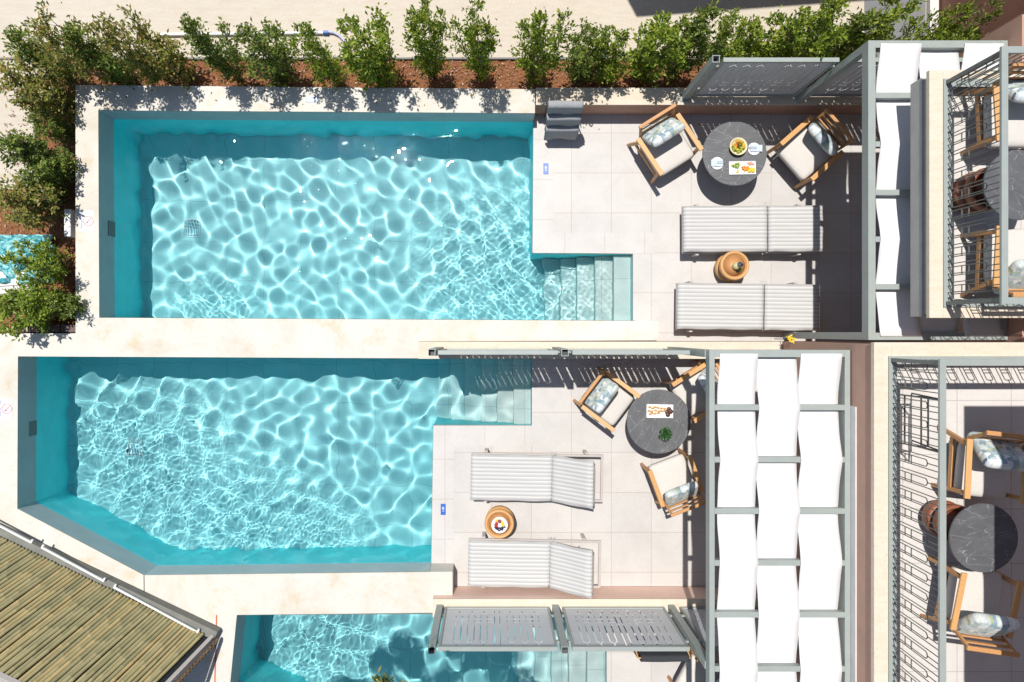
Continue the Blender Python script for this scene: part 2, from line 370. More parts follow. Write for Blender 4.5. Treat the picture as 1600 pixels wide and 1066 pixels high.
# raised planter walls that carry the screens
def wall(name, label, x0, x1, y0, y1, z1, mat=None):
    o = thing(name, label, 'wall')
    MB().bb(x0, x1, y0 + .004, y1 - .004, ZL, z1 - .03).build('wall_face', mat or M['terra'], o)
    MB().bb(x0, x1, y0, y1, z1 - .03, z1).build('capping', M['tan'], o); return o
wall('planter_wall', 'low terracotta wall with sandy capping under the screen beside the hedge', .64, 6.0, 3.275, 3.52, .48)
wall('planter_wall', 'low wall with sandy capping under the screens between the two large pools', -1.05, 4.17, -.374, -.128, .50)
wall('planter_wall', 'low terracotta wall with sandy capping behind the lower lounger', -.842, 4.18, -4.066, -3.81, .53, m_var('sunlit_terracotta_plaster', (.80, .56, .46), .06, 3, .85, 120, .25))  # terracotta lightened: this wall's sunlit brightness is put into its colour
# decks
dk = MB().prism([(.63, 3.28), (.615, 1.2), (2.125, 1.185), (2.125, .17), (2.424, .17), (2.424, -.126), (6.0, -.126), (6.0, 3.28)], ZL, 0)
struct(dk.build('deck', M['tile']))
struct(MB().prism([(-.875, -1.394), (.606, -1.394), (.606, -.376), (4.18, -.376), (4.18, -3.808), (-.564, -3.808), (-.564, -3.467), (-.905, -3.467)], ZL, 0).build('deck', M['tile']))
struct(MB().prism([(1.73, -4.068), (4.18, -4.068), (4.18, -9), (1.73, -9)], ZL, 0).build('deck', M['tile']))
def strip(pts, name='deck_edging'): struct(MB().prism(pts, -.02, .004).build(name, M['tile_edge']))
strip([(.632, 3.27), (.617, 1.202), (.93, 1.50), (.93, 3.27)])
strip([(.625, 1.197), (2.45, 1.187), (2.45, 1.505), (.937, 1.50)])
strip([(-.873, -1.397), (-.903, -3.46), (-.57, -3.46), (-.56, -1.71)])
strip([(-.868, -1.398), (.604, -1.398), (.604, -1.70), (-.555, -1.705)])
# liners: walls, floor, steps
def pool(name, label, outline, tops, steps):
    o = thing(name, label, 'pool')
    n = len(outline); mb = MB(); md = MB()
    ar = sum(outline[i][0] * outline[(i + 1) % n][1] - outline[(i + 1) % n][0] * outline[i][1] for i in range(n))
    # inset the outline 4 mm so that the lining stands proud of the slabs
    ins = []
    sgn = 1 if ar > 0 else -1
    for i in range(n):
        p0 = Vector(outline[i - 1]); p1 = Vector(outline[i]); p2 = Vector(outline[(i + 1) % n])
        d1 = (p1 - p0).normalized(); d2 = (p2 - p1).normalized()
        n1 = Vector((-d1.y, d1.x)) * sgn; n2 = Vector((-d2.y, d2.x)) * sgn
        q = (n1 + n2); q = q / max(.3, q.dot(n1)); ins.append(p1 + q * .004)
    for i in range(n):
        a, b = ins[i], ins[(i + 1) % n]; zt = tops[i] - .006
        zm = ZW + .015
        mb.add([(a.x, a.y, ZF - .02), (b.x, b.y, ZF - .02), (b.x, b.y, zm), (a.x, a.y, zm)], [(0, 1, 2, 3)])
        md.add([(a.x, a.y, zm), (b.x, b.y, zm), (b.x, b.y, zt), (a.x, a.y, zt)], [(0, 1, 2, 3)])
    mb.build('pool_wall', M['linew'], o, caustic=True)
    md.build('dry_wall', M['lined'], o, caustic=True)
    MB().add([(p.x, p.y, ZF) for p in ins], [tuple(range(n))]).build('pool_floor', M['liner'], o, caustic=True)
    for k_, (x0, x1, y0, y1, z) in enumerate(steps):
        MB().bb(x0, x1, y0, y1, ZF - .01, z).build('step', M['steps'][k_], o, bevel=.006, caustic=True)
    return o
ex = [2.118, 1.86, 1.60, 1.34, 1.094, .853]
st1 = [(ex[i + 1], ex[i] - .0005, .178, 1.18, -.16 - .2 * i) for i in range(5)]
p1 = pool('swimming_pool', 'long rectangular pool beside the hedge with steps at its right end', [A1, B1, C1, D1, E1, F1], [ZC, 0, 0, 0, ZC, ZC], st1)
ex = [.60, .335, .09, -.16, -.41, -.655, -.87]
st2 = [(ex[i + 1], ex[i] - .0005, -1.388, -.384, -.16 - .19 * i) for i in range(6)]
p2 = pool('swimming_pool', 'middle pool with one cut off corner beside the bamboo roof', [A2, B2, C2, D2, E2, F2, G2], [ZC, 0, 0, 0, ZC, ZC, ZC], st2)
ex = [1.724, 1.455, 1.19, .93, .68, .43]
st3 = [(ex[i + 1], ex[i] - .0005, -6.0, -4.078, -.16 - .2 * i) for i in range(5)]
p3 = pool('swimming_pool', 'lowest pool at the bottom edge in the shade of a tree', [A3, B3, C3, H3, D3], [ZC, 0, ZC, ZC, ZC], st3)
def skimmer(o, px, py, X):
    q = P(px, py, .08)
    MB().bb(X + .005, X + .012, q.y - .11, q.y + .11, -.06, .13).build('skimmer', M['linew2'], o)
M['linew2'] = m_plain('skimmer_grey', (.17, .20, .19), .6)
skimmer(p1, 171, 357, F1[0] - .004); skimmer(p2, 49, 670, G2[0])
# water: closed bodies with a rippled top
def waves_fn(seed, fine):
    rg = np.random.default_rng(seed); W = []
    for i in range(46):
        a = rg.uniform(0, 6.283); lam = rg.uniform(.18, .43); W.append((.00128 * (lam / .4) ** 1.9, 6.283 / lam, a, rg.uniform(0, 6.28)))
    FW = []
    for i in range(26):
        a = rg.normal(1.9, 1.1); lam = rg.uniform(.042, .10); FW.append((.000075 * (lam / .07) ** 1.6, 6.283 / lam, a, rg.uniform(0, 6.28)))
    def f(X, Y):
        Z = 0 * X; xx = X + .05 * np.sin(3 * Y + seed); yy = Y + .05 * np.sin(2.7 * X)
        for A, k, a, ph in W: Z = Z + A * np.sin(k * (xx * math.cos(a) + yy * math.sin(a)) + ph)
        Q = 0 * X
        for A, k, a, ph in FW: Q = Q + A * np.sin(k * (xx * math.cos(a) + yy * math.sin(a)) + ph)
        msk = 0 * X
        for cx, cy, r in fine: msk = np.maximum(msk, np.exp(-(((X - cx) ** 2 + (Y - cy) ** 2) / r ** 2) ** 1.5))
        return Z * (1 - .25 * msk) + Q * msk
    return f
def water(name, x0, x1, y0, y1, fn, step=.0125):
    nx = int((x1 - x0) / step); ny = int((y1 - y0) / step)
    xs = np.linspace(x0, x1, nx + 1); ys = np.linspace(y0, y1, ny + 1); X, Y = np.meshgrid(xs, ys); Z = ZW + fn(X, Y)
    v = np.stack([X, Y, Z], -1).reshape(-1, 3)
    i = (np.arange(ny)[:, None] * (nx + 1) + np.arange(nx)[None, :]).reshape(-1)
    f = np.stack([i, i + 1, i + nx + 2, i + nx + 1], -1).tolist()
    W1 = nx + 1; loop = list(range(0, W1)) + [j * W1 + nx for j in range(1, ny + 1)] + [ny * W1 + k for k in range(nx - 1, -1, -1)] + [j * W1 for j in range(ny - 1, 0, -1)]
    n0 = len(v); vb = v[loop].copy(); vb[:, 2] = ZF - .2
    L = len(loop)
    side = [(loop[k], n0 + k, n0 + (k + 1) % L, loop[(k + 1) % L]) for k in range(L)]
    bot = [tuple(n0 + k for k in range(L - 1, -1, -1))]
    me = bpy.data.meshes.new(name); me.from_pydata(np.vstack([v, vb]).tolist(), [], f + side + bot)
    me.polygons.foreach_set('use_smooth', [True] * len(f) + [False] * (len(side) + 1))
    me.set_sharp_from_angle(angle=R(60)); me.materials.append(M['water']); me.update()
    o = bpy.data.objects.new(name, me); COL.objects.link(o); o.cycles.is_caustics_caster = True
    return struct(o)
water('water', -5.76, 2.16, .135, 3.23, waves_fn(11, [(.3, 1.0, 1.5), (-4.6, .4, .7), (1.2, .6, .8)]))
water('water', -6.93, .64, -3.57, -.34, waves_fn(5, [(-5.6, -2.0, 1.3), (-4.3, -3.1, 1.3), (-3.0, -3.2, .9), (-6.4, -1.4, .7)]))
water('water', -3.98, 1.76, -6.13, -4.10, waves_fn(23, [(-2.8, -4.8, 1.0)]))
# drain grate
M['grate'] = m_plain('aqua_plastic', (.45, .66, .68), .5)
M['sump'] = m_plain('sump_blue', (.06, .30, .38), .6)
def grate(loc, label):
    o = thing('drain_grate', label, 'drain', loc, R(-2), 'drain grates on the pool floors')
    m_ = MB()
    for s_ in (-1, 1): m_.box((s_ * .125, 0, .01), (.012, .262, .02)); m_.box((0, s_ * .125, .01), (.238, .012, .02))
    m_.build('rim', M['grate'], o, caustic=True)
    m_ = MB()
    for k in range(8): m_.box((-.105 + k * .03, 0, .008), (.008, .236, .012))
    for k in range(4): m_.box((0, -.09 + k * .06, .009), (.236, .006, .014))
    m_.build('grille', M['grate'], o, caustic=True)
    MB().box((0, 0, -.001), (.238, .238, .006)).build('sump', M['sump'], o, caustic=True)
    return o
grate((-4.87, 1.70, ZF + .003), 'white square drain grate under the upper left part of the pool beside the hedge')
grate((-5.77, -1.87, ZF + .003), 'white square drain grate on the floor of the middle pool, left side')

# ---------------------------------------------------------------- perforated screens
def slots(u, v, uc):
    d = abs(u - uc)
    if .038 < d < .050: return (.46 < v < .84) or (.20 < v < .26) or (.31 < v < .36) or (.40 < v < .43)
    return False
def slit_panel(W, Hh):
    cw = .009; ch_ = .010; nu = int(round(W / cw)); nv = int(round(Hh / ch_))
    cx = W / 2
    units = [cx + s_ * (.18 + .172 * k) for s_ in (-1, 1) for k in range(3)]
    lines = [cx - .034, cx + .034]
    hole = np.zeros((nu, nv), bool)
    for i in range(nu):
        u = (i + .5) * W / nu
        for j in range(nv):
            v = (j + .5) / nv; h = False
            for c_ in lines:
                if abs(u - c_) < .0065 and (.05 < v < .12 or .20 < v < .40 or .45 < v < .96): h = True
            for c_ in units:
                d = abs(u - c_)
                if d < .056:
                    if slots(u, v, c_): h = True
                    for vc, sg in ((.85, 1), (.19, -1)):
                        if (v - vc) * sg > 0:
                            e = math.hypot(d / .046, (v - vc) / .045)
                            if .80 < e < 1.12 and d > .008: h = True
                    if d < .0065 and (.905 < v < .965 or .05 < v < .13): h = True
                if abs(u - c_ - .086) < .034 and (abs(v - .30) < .0042 or abs(v - .38) < .0042) and u < W - .2: h = True
            hole[i, j] = h
    # columns -> runs, merged sideways
    rects = []; openr = {}
    for i in range(nu + 1):
        runs = set()
        if i < nu:
            j = 0
            while j < nv:
                if hole[i, j]: j += 1; continue
                k = j
                while k < nv and not hole[i, k]: k += 1
                runs.add((j, k)); j = k
        for r_ in list(openr):
            if r_ not in runs: rects.append((openr.pop(r_), i, r_[0], r_[1]))
        for r_ in runs:
            if r_ not in openr: openr[r_] = i
    m_ = MB(); du = W / nu; dv = Hh / nv
    for a, b, j, k in rects:
        x0, x1, z0, z1 = a * du, b * du, j * dv, k * dv
        m_.add([(x0, -.0025, z0), (x1, -.0025, z0), (x1, -.0025, z1), (x0, -.0025, z1), (x0, .0025, z0), (x1, .0025, z0), (x1, .0025, z1), (x0, .0025, z1)],
               [(0, 1, 2, 3), (5, 4, 7, 6), (0, 4, 5, 1), (3, 2, 6, 7), (0, 3, 7, 4), (1, 5, 6, 2)])
    return m_
ZS = .55; HS = 1.36
pan_cache = {}
def screen(x0, x1, y, label):
    W = round(x1 - x0, 2); o = thing('privacy_screen', label, 'screen', (x0, y, ZS), 0, 'perforated metal privacy screens')
    if W not in pan_cache:
        pan_cache[W] = slit_panel(W - .06, HS - .09)
        p_ = pan_cache[W].build('perforated_panel', M['screen'], o); pan_cache[W] = p_.data
    else:
        p_ = bpy.data.objects.new('perforated_panel', pan_cache[W]); COL.objects.link(p_); p_.parent = o
    p_.location = (.03, 0, .04)
    f = MB()
    f.bb(0, W, -.027, .027, HS - .05, HS); f.bb(0, W, -.02, .02, 0, .04)
    f.bb(0, .03, -.02, .02, .04, HS - .05); f.bb(W - .03, W, -.02, .02, .04, HS - .05)
    f.build('frame', M['frame'], o, bevel=.002)
    for z in (.25, 1.1):
        MB().bb(-.05, 0, -.012, .012, z, z + .05).build('bracket', M['frame'], o); MB().bb(W, W + .04, -.012, .012, z, z + .05).build('bracket', M['frame'], o)
    return o
def post(x, y, label, z1=1.94, zb=.48, lean=0):
    o = thing('screen_post', label, 'post', (x, y, zb), 0, 'square posts between the screens')
    h = z1 - zb; m_ = MB()
    for a, b, c_, d in ((-.045, .045, -.045, -.037), (-.045, .045, .037, .045), (-.045, -.037, -.037, .037), (.037, .045, -.037, .037)): m_.bb(a, b, c_, d, .012, h)
    m_.build('post_tube', M['frame'], o)
    MB().bb(-.075, .075, -.075, .075, 0, .012).build('base_plate', M['frame'], o)
    MB().bb(-.037, .037, -.037, .037, .012, h - .1).build('shadow_core', M['black'], o); return o  # black core stands in for the shadow inside the hollow post
YL = -3.93; YM = -.246; YU = 3.39
screen(-.667, .822, YL, 'grey slotted screen left of the pair above the lowest pool')
screen(1.005, 2.466, YL, 'grey slotted screen right of the pair above the lowest pool')
screen(2.68, 4.10, YL, 'grey slotted screen half hidden under the lower pergola, above the lowest pool')
screen(-.667, .822, YM, 'grey slotted screen seen nearly edge on over the steps of the middle pool')
screen(1.005, 2.466, YM, 'grey slotted screen seen nearly edge on behind the armchair of the middle deck')
screen(2.88, 4.32, YU, 'grey slotted screen behind the round table of the upper deck')
screen(4.52, 5.96, YU, 'grey slotted screen behind the upper pergola beam')
post(-.74, YL, 'short grey post at the left end of the screens above the lowest pool')
post(.91, YL, 'short grey post between the two screens above the lowest pool')
post(-.74, YM, 'short grey post at the left end of the screens between the two large pools')
post(.91, YM, 'short grey post with open top between the screens of the two large pools')
post(2.78, YU, 'short grey post in front of the hedge at the left end of the upper screen')

# ---------------------------------------------------------------- pergolas
def canopy_strip(x0, x1, ys, over0):
    m_ = MB(); pts = []
    for k in range(len(ys) - 1):
        za = 2.518 if (k % 2 == 0) == over0 else 2.402; zb = 2.402 if za > 2.45 else 2.518
        n = 8
        for i in range(n):
            t = i / n; s = t * t * (3 - 2 * t); s = .82 * t + .18 * s
            pts.append((ys[k] + (ys[k + 1] - ys[k]) * t, za + (zb - za) * s - .012 * math.sin(math.pi * t)))
    pts.append((ys[-1], zb))
    nx = 6
    for i, (y, z) in enumerate(pts):
        for j in range(nx + 1):
            u = j / nx; sag = -.006 * math.sin(math.pi * u)
            m_.v.append((x0 + (x1 - x0) * u + .003 * math.sin(i * .9 + j), y, z + sag))
    W = nx + 1
    for i in range(len(pts) - 1):
        for j in range(nx): m_.f.append((i * W + j, i * W + j + 1, (i + 1) * W + j + 1, (i + 1) * W + j)); m_.sm.append(True)
    return m_
def pergola(name, label, X0, X1, y_north, y_south, beams, cols, posts, overs, south_beam=True, bw=.085):
    o = thing(name, label, 'pergola', (0, 0, 0))
    zt, zb = 2.5, 2.35
    MB().bb(X0, X0 + bw, y_south, y_north, zb, zt).build('beam', M['frame'], o, bevel=.003)
    MB().bb(X1 - bw, X1, y_south, y_north, zb, zt).build('beam', M['frame'], o, bevel=.003)
    MB().bb(X0 + bw + .0002, X1 - bw - .0002, y_north - .085, y_north, zb, zt - .002).build('beam', M['frame'], o, bevel=.003)
    if south_beam: MB().bb(X0 + bw + .0002, X1 - bw - .0002, y_south, y_south + .085, zb, zt - .002).build('beam', M['frame'], o, bevel=.003)
    for y in beams: MB().bb(X0 + bw + .0004, X1 - bw - .0004, y - .032, y + .032, 2.42, 2.50).build('cross_beam', M['frame'], o, bevel=.002)
    for x, y, z0 in posts: MB().bb(x - .045, x + .045, y - .045, y + .045, z0, 2.349).build('post', M['frame'], o, bevel=.003)
    for (a, b), ov, ys in zip(cols, overs, [None] * len(cols)):
        yy = [y_north - .0425] + list(beams) + ([y_south + .0425] if south_beam else [beams[-1] - .6])
        canopy_strip(a, b, yy, ov).build('shade_canvas', M['canvas'], o, solid=.004)
    return o
pb = [-(p_ - 520) * 8.5 / 1144 for p_ in (637, 718.5, 799, 880, 961, 1045.5)] + [-4.51, -5.12]
pergola('pergola', 'grey pergola woven with long white canvas strips beside the lower terrace', 2.53, 4.165, -.20, -5.75, pb, [(2.648, 3.09), (3.10, 3.575), (3.585, 4.065)], [(2.565, -.245, .50), (2.565, YL, .53), (2.565, -5.7, 0)], [True, False, True], bw=.062)
pa = [2.757, 2.19, 1.63, 1.085, .535]
pergola('pergola', 'grey pergola with white canvas strips partly hidden by the upper balcony', 4.375, 5.995, 3.395, -.085, pa, [(4.51, 4.985), (5.0, 5.475), (5.485, 5.94)], [(4.42, 3.35, .48), (4.42, -.04, 0)], [True, False, True])

# ---------------------------------------------------------------- buildings and balconies
b = thing('building', 'terracotta building carrying the lower right balcony', 'building')
MB().bb(4.18, 9, -9, -.128, 0, 2.72).build('wall', M['terra'], b)
MB().bb(4.262, 9, -9, -.21, 2.72, 2.9).build('balcony_floor', M['tile_up'], b)
MB().bb(4.18, 4.262, -9, -.128, 2.72, 2.98).build('parapet', M['terra'], b)
MB().bb(4.262, 9, -.21, -.128, 2.72, 2.98).build('parapet', M['terra'], b)
MB().bb(4.155, 4.345, -9, -.105, 2.98, 3.05).build('capping', M['tan'], b, bevel=.004)
MB().bb(4.3452, 9, -.31, -.105, 2.98, 3.05).build('capping', M['tan'], b, bevel=.004)
MB().bb(4.166, 4.179, -4.05, -.85, 2.38, 2.62).build('flashing', M['kerbw'], b)
q = MB().bb(4.87, 9, -9, -.10, 5.35, 5.5).build('roof_overhang', M['terra'], b)
for y in (-.2, -4.6, -8.8): MB().bb(8.6, 8.75, y - .08, y + .08, 2.9, 5.35).build('pillar', M['frame'], b)
b = thing('building', 'terracotta building carrying the upper right balcony over the pergola', 'building')
MB().bb(6.0, 9, -.125, 3.6, 0, 2.72).build('wall', M['terra'], b)
M['speck'] = m_var('speckled_grey_render', (.42, .40, .38), .08, 5, .95, 140, .5)
MB().bb(4.69, 9, .175, 2.78, 2.80, 3.02).build('balcony_slab', M['speck'], b, bevel=.004)
MB().bb(4.715, 4.79, .2, 2.755, 3.021, 3.139).build('parapet', M['speck'], b)
MB().bb(4.7905, 9, .2, .28, 3.021, 3.139).build('parapet', M['speck'], b)
MB().bb(4.7905, 9, 2.67, 2.755, 3.021, 3.139).build('parapet', M['speck'], b)
MB().bb(4.8, 9, .29, 2.66, 3.021, 3.05).build('balcony_floor', M['tile_up'], b)
MB().bb(4.665, 4.815, .157, 2.80, 3.14, 3.2).build('capping', M['tan'], b, bevel=.004)
MB().bb(4.8152, 9, 2.64, 2.80, 3.14, 3.2).build('capping', M['tan'], b, bevel=.004)
MB().bb(4.8152, 9, .157, .295, 3.14, 3.2).build('capping', M['tan'], b, bevel=.004)
b = thing('building', 'reddish brown building with a downpipe in the top right corner', 'building')
MB().bb(6.7, 14, 3.72, 16, 0, 5.6).build('wall', M['terrad'], b)
m_ = MB(); m_.tube([(6.635, 3.95, .05), (6.635, 3.95, 5.5)], .042, 12); m_.build('downpipe', M['terrad'], b)
for z in (1.2, 2.8, 4.3): MB().tube([(6.635, 3.95, z - .01), (6.635, 3.95, z + .04)], .05, 12).bb(6.65, 6.70, 3.93, 3.97, z, z + .03).build('pipe_clip', M['terrad'], b)
b = thing('building', 'building beyond the top edge of the picture that throws the dark shadow on the pavement', 'building')
MB().prism([(1.9, 6.6), (9, 7.2), (9, 11), (.6, 11)], 0, 3.85).build('wall', M['terra'], b)
MB().prism([(1.60, 5.90), (9, 6.43), (9, 11.4), (-.9, 11.4), (-.6, 10)], 3.85, 4.0).build('roof', M['tan'], b)

def railing(label, x0, y_n, y_s, zb, zt, x_e=9.0, south=True):
    o = thing('balcony_railing', label, 'railing')
    for nm, za, zc in (('bottom_rail', zb - .02, zb), ('top_rail', zt - .03, zt)):
        wd = .085 if nm == 'bottom_rail' else .062
        m_ = MB(); m_.bb(x0, x0 + wd, y_s, y_n, za, zc); m_.bb(x0 + wd + .0002, x_e, y_n - wd, y_n, za, zc)
        if south: m_.bb(x0 + wd + .0002, x_e, y_s, y_s + wd, za, zc)
        m_.build(nm, M['frame'], o)
    m_ = MB(); hh = zt - .03 - zb; rr = .0055
    def run(length, tf):
        per = .19; n = max(1, int(length / per))
        per = length / n
        for i in range(n):
            a0 = i * per
            def T(u, z): return tf(a0 + u, zb + z * hh)
            # arch from the bottom rail
            w_ = .070; x = .012
            r_ = w_ / 2; zz = r_ / hh
            m_.tube([T(x, 0)] + [T(x, .72 - zz)] + [T(x + r_ - r_ * math.cos(t), .72 - zz + zz * math.sin(t)) for t in (.5, 1.05, 1.57, 2.09, 2.64)] + [T(x + w_, .72 - zz), T(x + w_, 0)], rr, 5)
            # U hung from the top rail
            x2 = x + w_ + .020
            m_.tube([T(x2, 1)] + [T(x2, .08 + zz)] + [T(x2 + r_ - r_ * math.cos(t), .08 + zz - zz * math.sin(t)) for t in (.5, 1.05, 1.57, 2.09, 2.64)] + [T(x2 + w_, .08 + zz), T(x2 + w_, 1)], rr, 5)
            for z in (.27, .40): m_.bar(T(x + w_, z), T(x2, z), .007, .012); m_.bar(T(x, z), T(x + w_, z), .007, .012)
            m_.tube([T(x + r_, .72), T(x + r_, 1)], rr, 5)
            m_.tube([T(x2 + r_, 0), T(x2 + r_, .08)], rr, 5)
    run(y_n - y_s - .08, lambda u, z: (x0 + .042, y_n - .04 - u, z))
    run(3.2, lambda u, z: (x0 + .05 + u, y_n - .04, z))
    if south: run(3.2, lambda u, z: (x0 + .05 + u, y_s + .04, z))
    m_.build('bent_bars', M['rail'], o)
    MB().bb(x0 + .02, x0 + .06, y_n - .06, y_n - .02, zb, zt - .03).build('corner_post', M['rail'], o)
    if south: MB().bb(x0 + .02, x0 + .06, y_s + .02, y_s + .06, zb, zt - .03).build('corner_post', M['rail'], o)
    return o
railing('green grey railing of bent bars round the upper right balcony', 4.808, 2.70, .272, 3.22, 4.10)
railing('green grey railing of bent bars along the lower right balcony', 4.305, -.255, -8.6, 3.07, 3.97, south=False)

# ---------------------------------------------------------------- armchairs
def rounded_box(c_, d, seed=0, puff=.0):
    """soft cushion: superellipsoid grid"""
    m_ = MB(); n = 20; k = 12; r_ = random.Random(seed)
    def sp(v, e): return math.copysign(abs(v) ** e, v)
    for i in range(k + 1):
        ph = -math.pi / 2 + math.pi * i / k
        for j in range(n * 2):
            th = 2 * math.pi * j / (n * 2)
            x = sp(math.cos(ph), .3) * sp(math.cos(th), .2); y = sp(math.cos(ph), .3) * sp(math.sin(th), .2); z = sp(math.sin(ph), .62)
            z *= (1 + puff * (1 - x * x) * (1 - y * y))
            m_.v.append((c_[0] + x * d[0] / 2, c_[1] + y * d[1] / 2, c_[2] + z * d[2] / 2))
    W = n * 2
    for i in range(k):
        for j in range(W): m_.f.append((i * W + j, i * W + (j + 1) % W, (i + 1) * W + (j + 1) % W, (i + 1) * W + j)); m_.sm.append(True)
    return m_
M['sling'] = m_var('taupe_webbing', (.20, .18, .165), .1, 30, .9, 120, .3)
def make_chair():
    t = thing('armchair', 'x', 'armchair')
    for s_ in (-1, 1):
        x = s_ * .345
        a = MB().bar((x, -.335, .545), (x, .315, .60), .072, .028); a.build('armrest', M['teakl'], t, bevel=.006)
        MB().bar((x, .255, .578), (x, .29, 0), .05, .045).build('leg', M['teak'], t, bevel=.005)
        MB().bar((x, -.27, .53), (x, -.40, 0), .05, .045).build('leg', M['teak'], t, bevel=.005)
        MB().bar((x * .93, .27, .27), (x * .93, -.31, .23), .03, .06).build('side_rail', M['teak'], t, bevel=.004)
    MB().bar((-.32, .265, .265), (.32, .265, .265), .03, .06).build('front_rail', M['teak'], t, bevel=.004)
    MB().bb(-.29, .29, -.27, .25, .262, .274).build('seat_sling', M['sling'], t)
    # reclined back frame
    b0 = Vector((0, -.27, .30)); b1 = Vector((0, -.435, .74))
    m_ = MB()
    for s_ in (-1, 1): m_.bar(b0 + Vector((s_ * .285, 0, 0)), b1 + Vector((s_ * .285, 0, 0)), .035, .03, (0, 1, 0))
    for k in (.2, .4, .6, .8): q = b0.lerp(b1, k); m_.bar(q + Vector((-.27, 0, 0)), q + Vector((.27, 0, 0)), .016, .05)
    m_.build('backrest', M['teak'], t)
    MB().bar(b1 + Vector((-.315, 0, .01)), b1 + Vector((.315, 0, .01)), .05, .035).build('top_rail', M['teak'], t, bevel=.008)
    s_ = rounded_box((0, .015, .345), (.63, .61, .14), 1, .1).build('seat_cushion', M['seat'], t)
    p_ = rounded_box((0, 0, 0), (.56, .48, .13), 2, .35).build('back_cushion', M['patch'], t)
    p_.location = (0, -.235, .575); p_.rotation_euler = (R(52), 0, 0)
    return t
ch0 = make_chair()
chairs = [
 (2.54, 2.67, 0, -148, 'teak armchair left of the round table on the upper deck, nearest the hanging towels'),
 (4.55, 2.62, 0, 131, 'teak armchair right of the round table on the upper deck, half in pergola shade'),
 (1.70, -.985, 0, -127, 'teak armchair near the slotted screens, upper left of the middle deck table'),
 (2.95, -.86, 0, 121, 'teak armchair mostly hidden under the lower pergola, upper right of the middle deck table'),
 (2.62, -2.10, 0, 21, 'teak armchair below the middle deck table, facing away from the loungers'),
 (3.02, -5.02, 0, 62, 'teak armchair under the pergola at the bottom edge beside the hanging dark cloth'),
 (5.20, -1.44, 2.9, 174, 'teak armchair on the lower right balcony above the table, next to the black rack'),
 (5.10, -2.80, 2.9, -8, 'teak armchair on the lower right balcony below the table'),
 (5.40, 2.22, 3.05, 180, 'teak armchair on the upper right balcony above the table'),
 (5.40, .78, 3.05, 0, 'teak armchair on the upper right balcony below the table')]
for i, (x, y, z, a, lb) in enumerate(chairs):
    if i == 0: ch0.scale = (.96, .96, 1.03); ch0.location = (x, y, z); ch0.rotation_euler = (0, 0, R(a)); ch0['label'] = lb; ch0['group'] = 'teak armchairs round the tables'
    else:
        q = dup(ch0, (x, y, z), R(a), lb)
        q.scale = (.85, .94, .98) if z > 1 else ((.96, .96, 1.03) if i < 2 else (.87, .87, 1.05))

# ---------------------------------------------------------------- round tables
def make_table(r, h):
    t = thing('round_table', 'x', 'table')
    MB().lathe([(.0005, h - .028), (r - .012, h - .028), (r, h - .02), (r, h - .005), (r - .004, h), (.0005, h)], n=96, smooth=False).build('table_top', M['slate'], t)
    MB().lathe([(.0005, 0), (r * .52, 0), (r * .5, .03), (r * .30, .10), (r * .26, .3), (r * .34, h - .08), (r * .55, h - .029), (.0005, h - .029)], n=48).build('pedestal', M['black'], t)
    return t
t0 = make_table(.455, .62); TG = 'round dark stone tables'
q = P(1148, 240, .62); T1 = (q.x, q.y); t0.location = (*T1, 0); t0['label'] = 'round dark stone table laid with fruit and plates on the upper deck'; t0['group'] = TG
q = P(1029.5, 659, .62); T2 = (q.x, q.y); dup(t0, (*T2, 0), R(70), 'round dark stone table with a pastry tray and small plant on the middle deck', TG)
t3 = make_table(.352, .62); q = P(1537.5, 841, 3.52); t3.location = (q.x, q.y, 2.9); t3['label'] = 'round veined stone table on the lower right balcony, its right part in shade'; t3['group'] = TG
q = P(1592, 289, 3.67); dup(t3, (q.x, q.y, 3.05), R(130), 'round stone table on the upper right balcony cut by the picture edge', TG)

# things on table 1
def plate(x, y, z, r, label, grp=None):
    o = thing('plate', label, 'plate', (x, y, z), 0, grp)
    MB().lathe([(.0005, 0), (r * .6, 0), (r * .98, .012), (r, .015), (r * .97, .016), (r * .62, .006), (.0005, .006)], n=40).build('dish', M['white'], o); return o
def fruit(m_, pts, r, seed=1):
    r_ = random.Random(seed)
    for p_ in pts: m_.ball(p_, r * r_.uniform(.85, 1.15), r_.uniform(.8, 1), 8)
    return m_
zt = .621
def Pt(px, py, z=.63): q = P(px, py, z); return q.x, q.y
x, y = Pt(1178, 233); plate(x, y, zt, .088, 'white plate with a napkin right of the fruit bowl', 'plates on the upper table')
nap = thing('napkin', 'folded pale blue napkin with cutlery on the plate right of the fruit bowl', 'napkin', (x + .03, y + .01, zt + .0165), R(-2))
MB().box((0, 0, .005), (.17, .095, .01)).build('cloth', M['napkin'], nap, bevel=.003)
m_ = MB().box((-.06, .01, .0125), (.13, .007, .003)); m_.box((-.06, -.012, .0125), (.13, .007, .003)); m_.build('cutlery', M['cutlery'], nap)
x, y = Pt(1120.5, 255.5); plate(x, y, zt, .088, 'white plate with a napkin left of the fruit tray', 'plates on the upper table')
dup(nap, (x - .005, y + .004, zt + .0165), R(181), 'folded pale blue napkin with cutlery on the plate left of the fruit tray')
x, y = Pt(1151.5, 230.5)
bw = thing('fruit_bowl', 'pale bowl heaped with orange and green fruit on the upper table', 'bowl', (x, y, zt))
MB().lathe([(.0005, 0), (.06, 0), (.11, .045), (.125, .075), (.118, .078), (.10, .045), (.05, .012), (.0005, .012)], n=48).build('bowl', m_plain('cream_glaze', (.70, .62, .40), .3), bw)
r_ = random.Random(5); pts = [(.085 * math.sqrt(r_.random()) * math.cos(a), .085 * math.sqrt(r_.random()) * math.sin(a), .055 + r_.uniform(0, .03)) for a in [r_.uniform(0, 6.28) for _ in range(60)]]
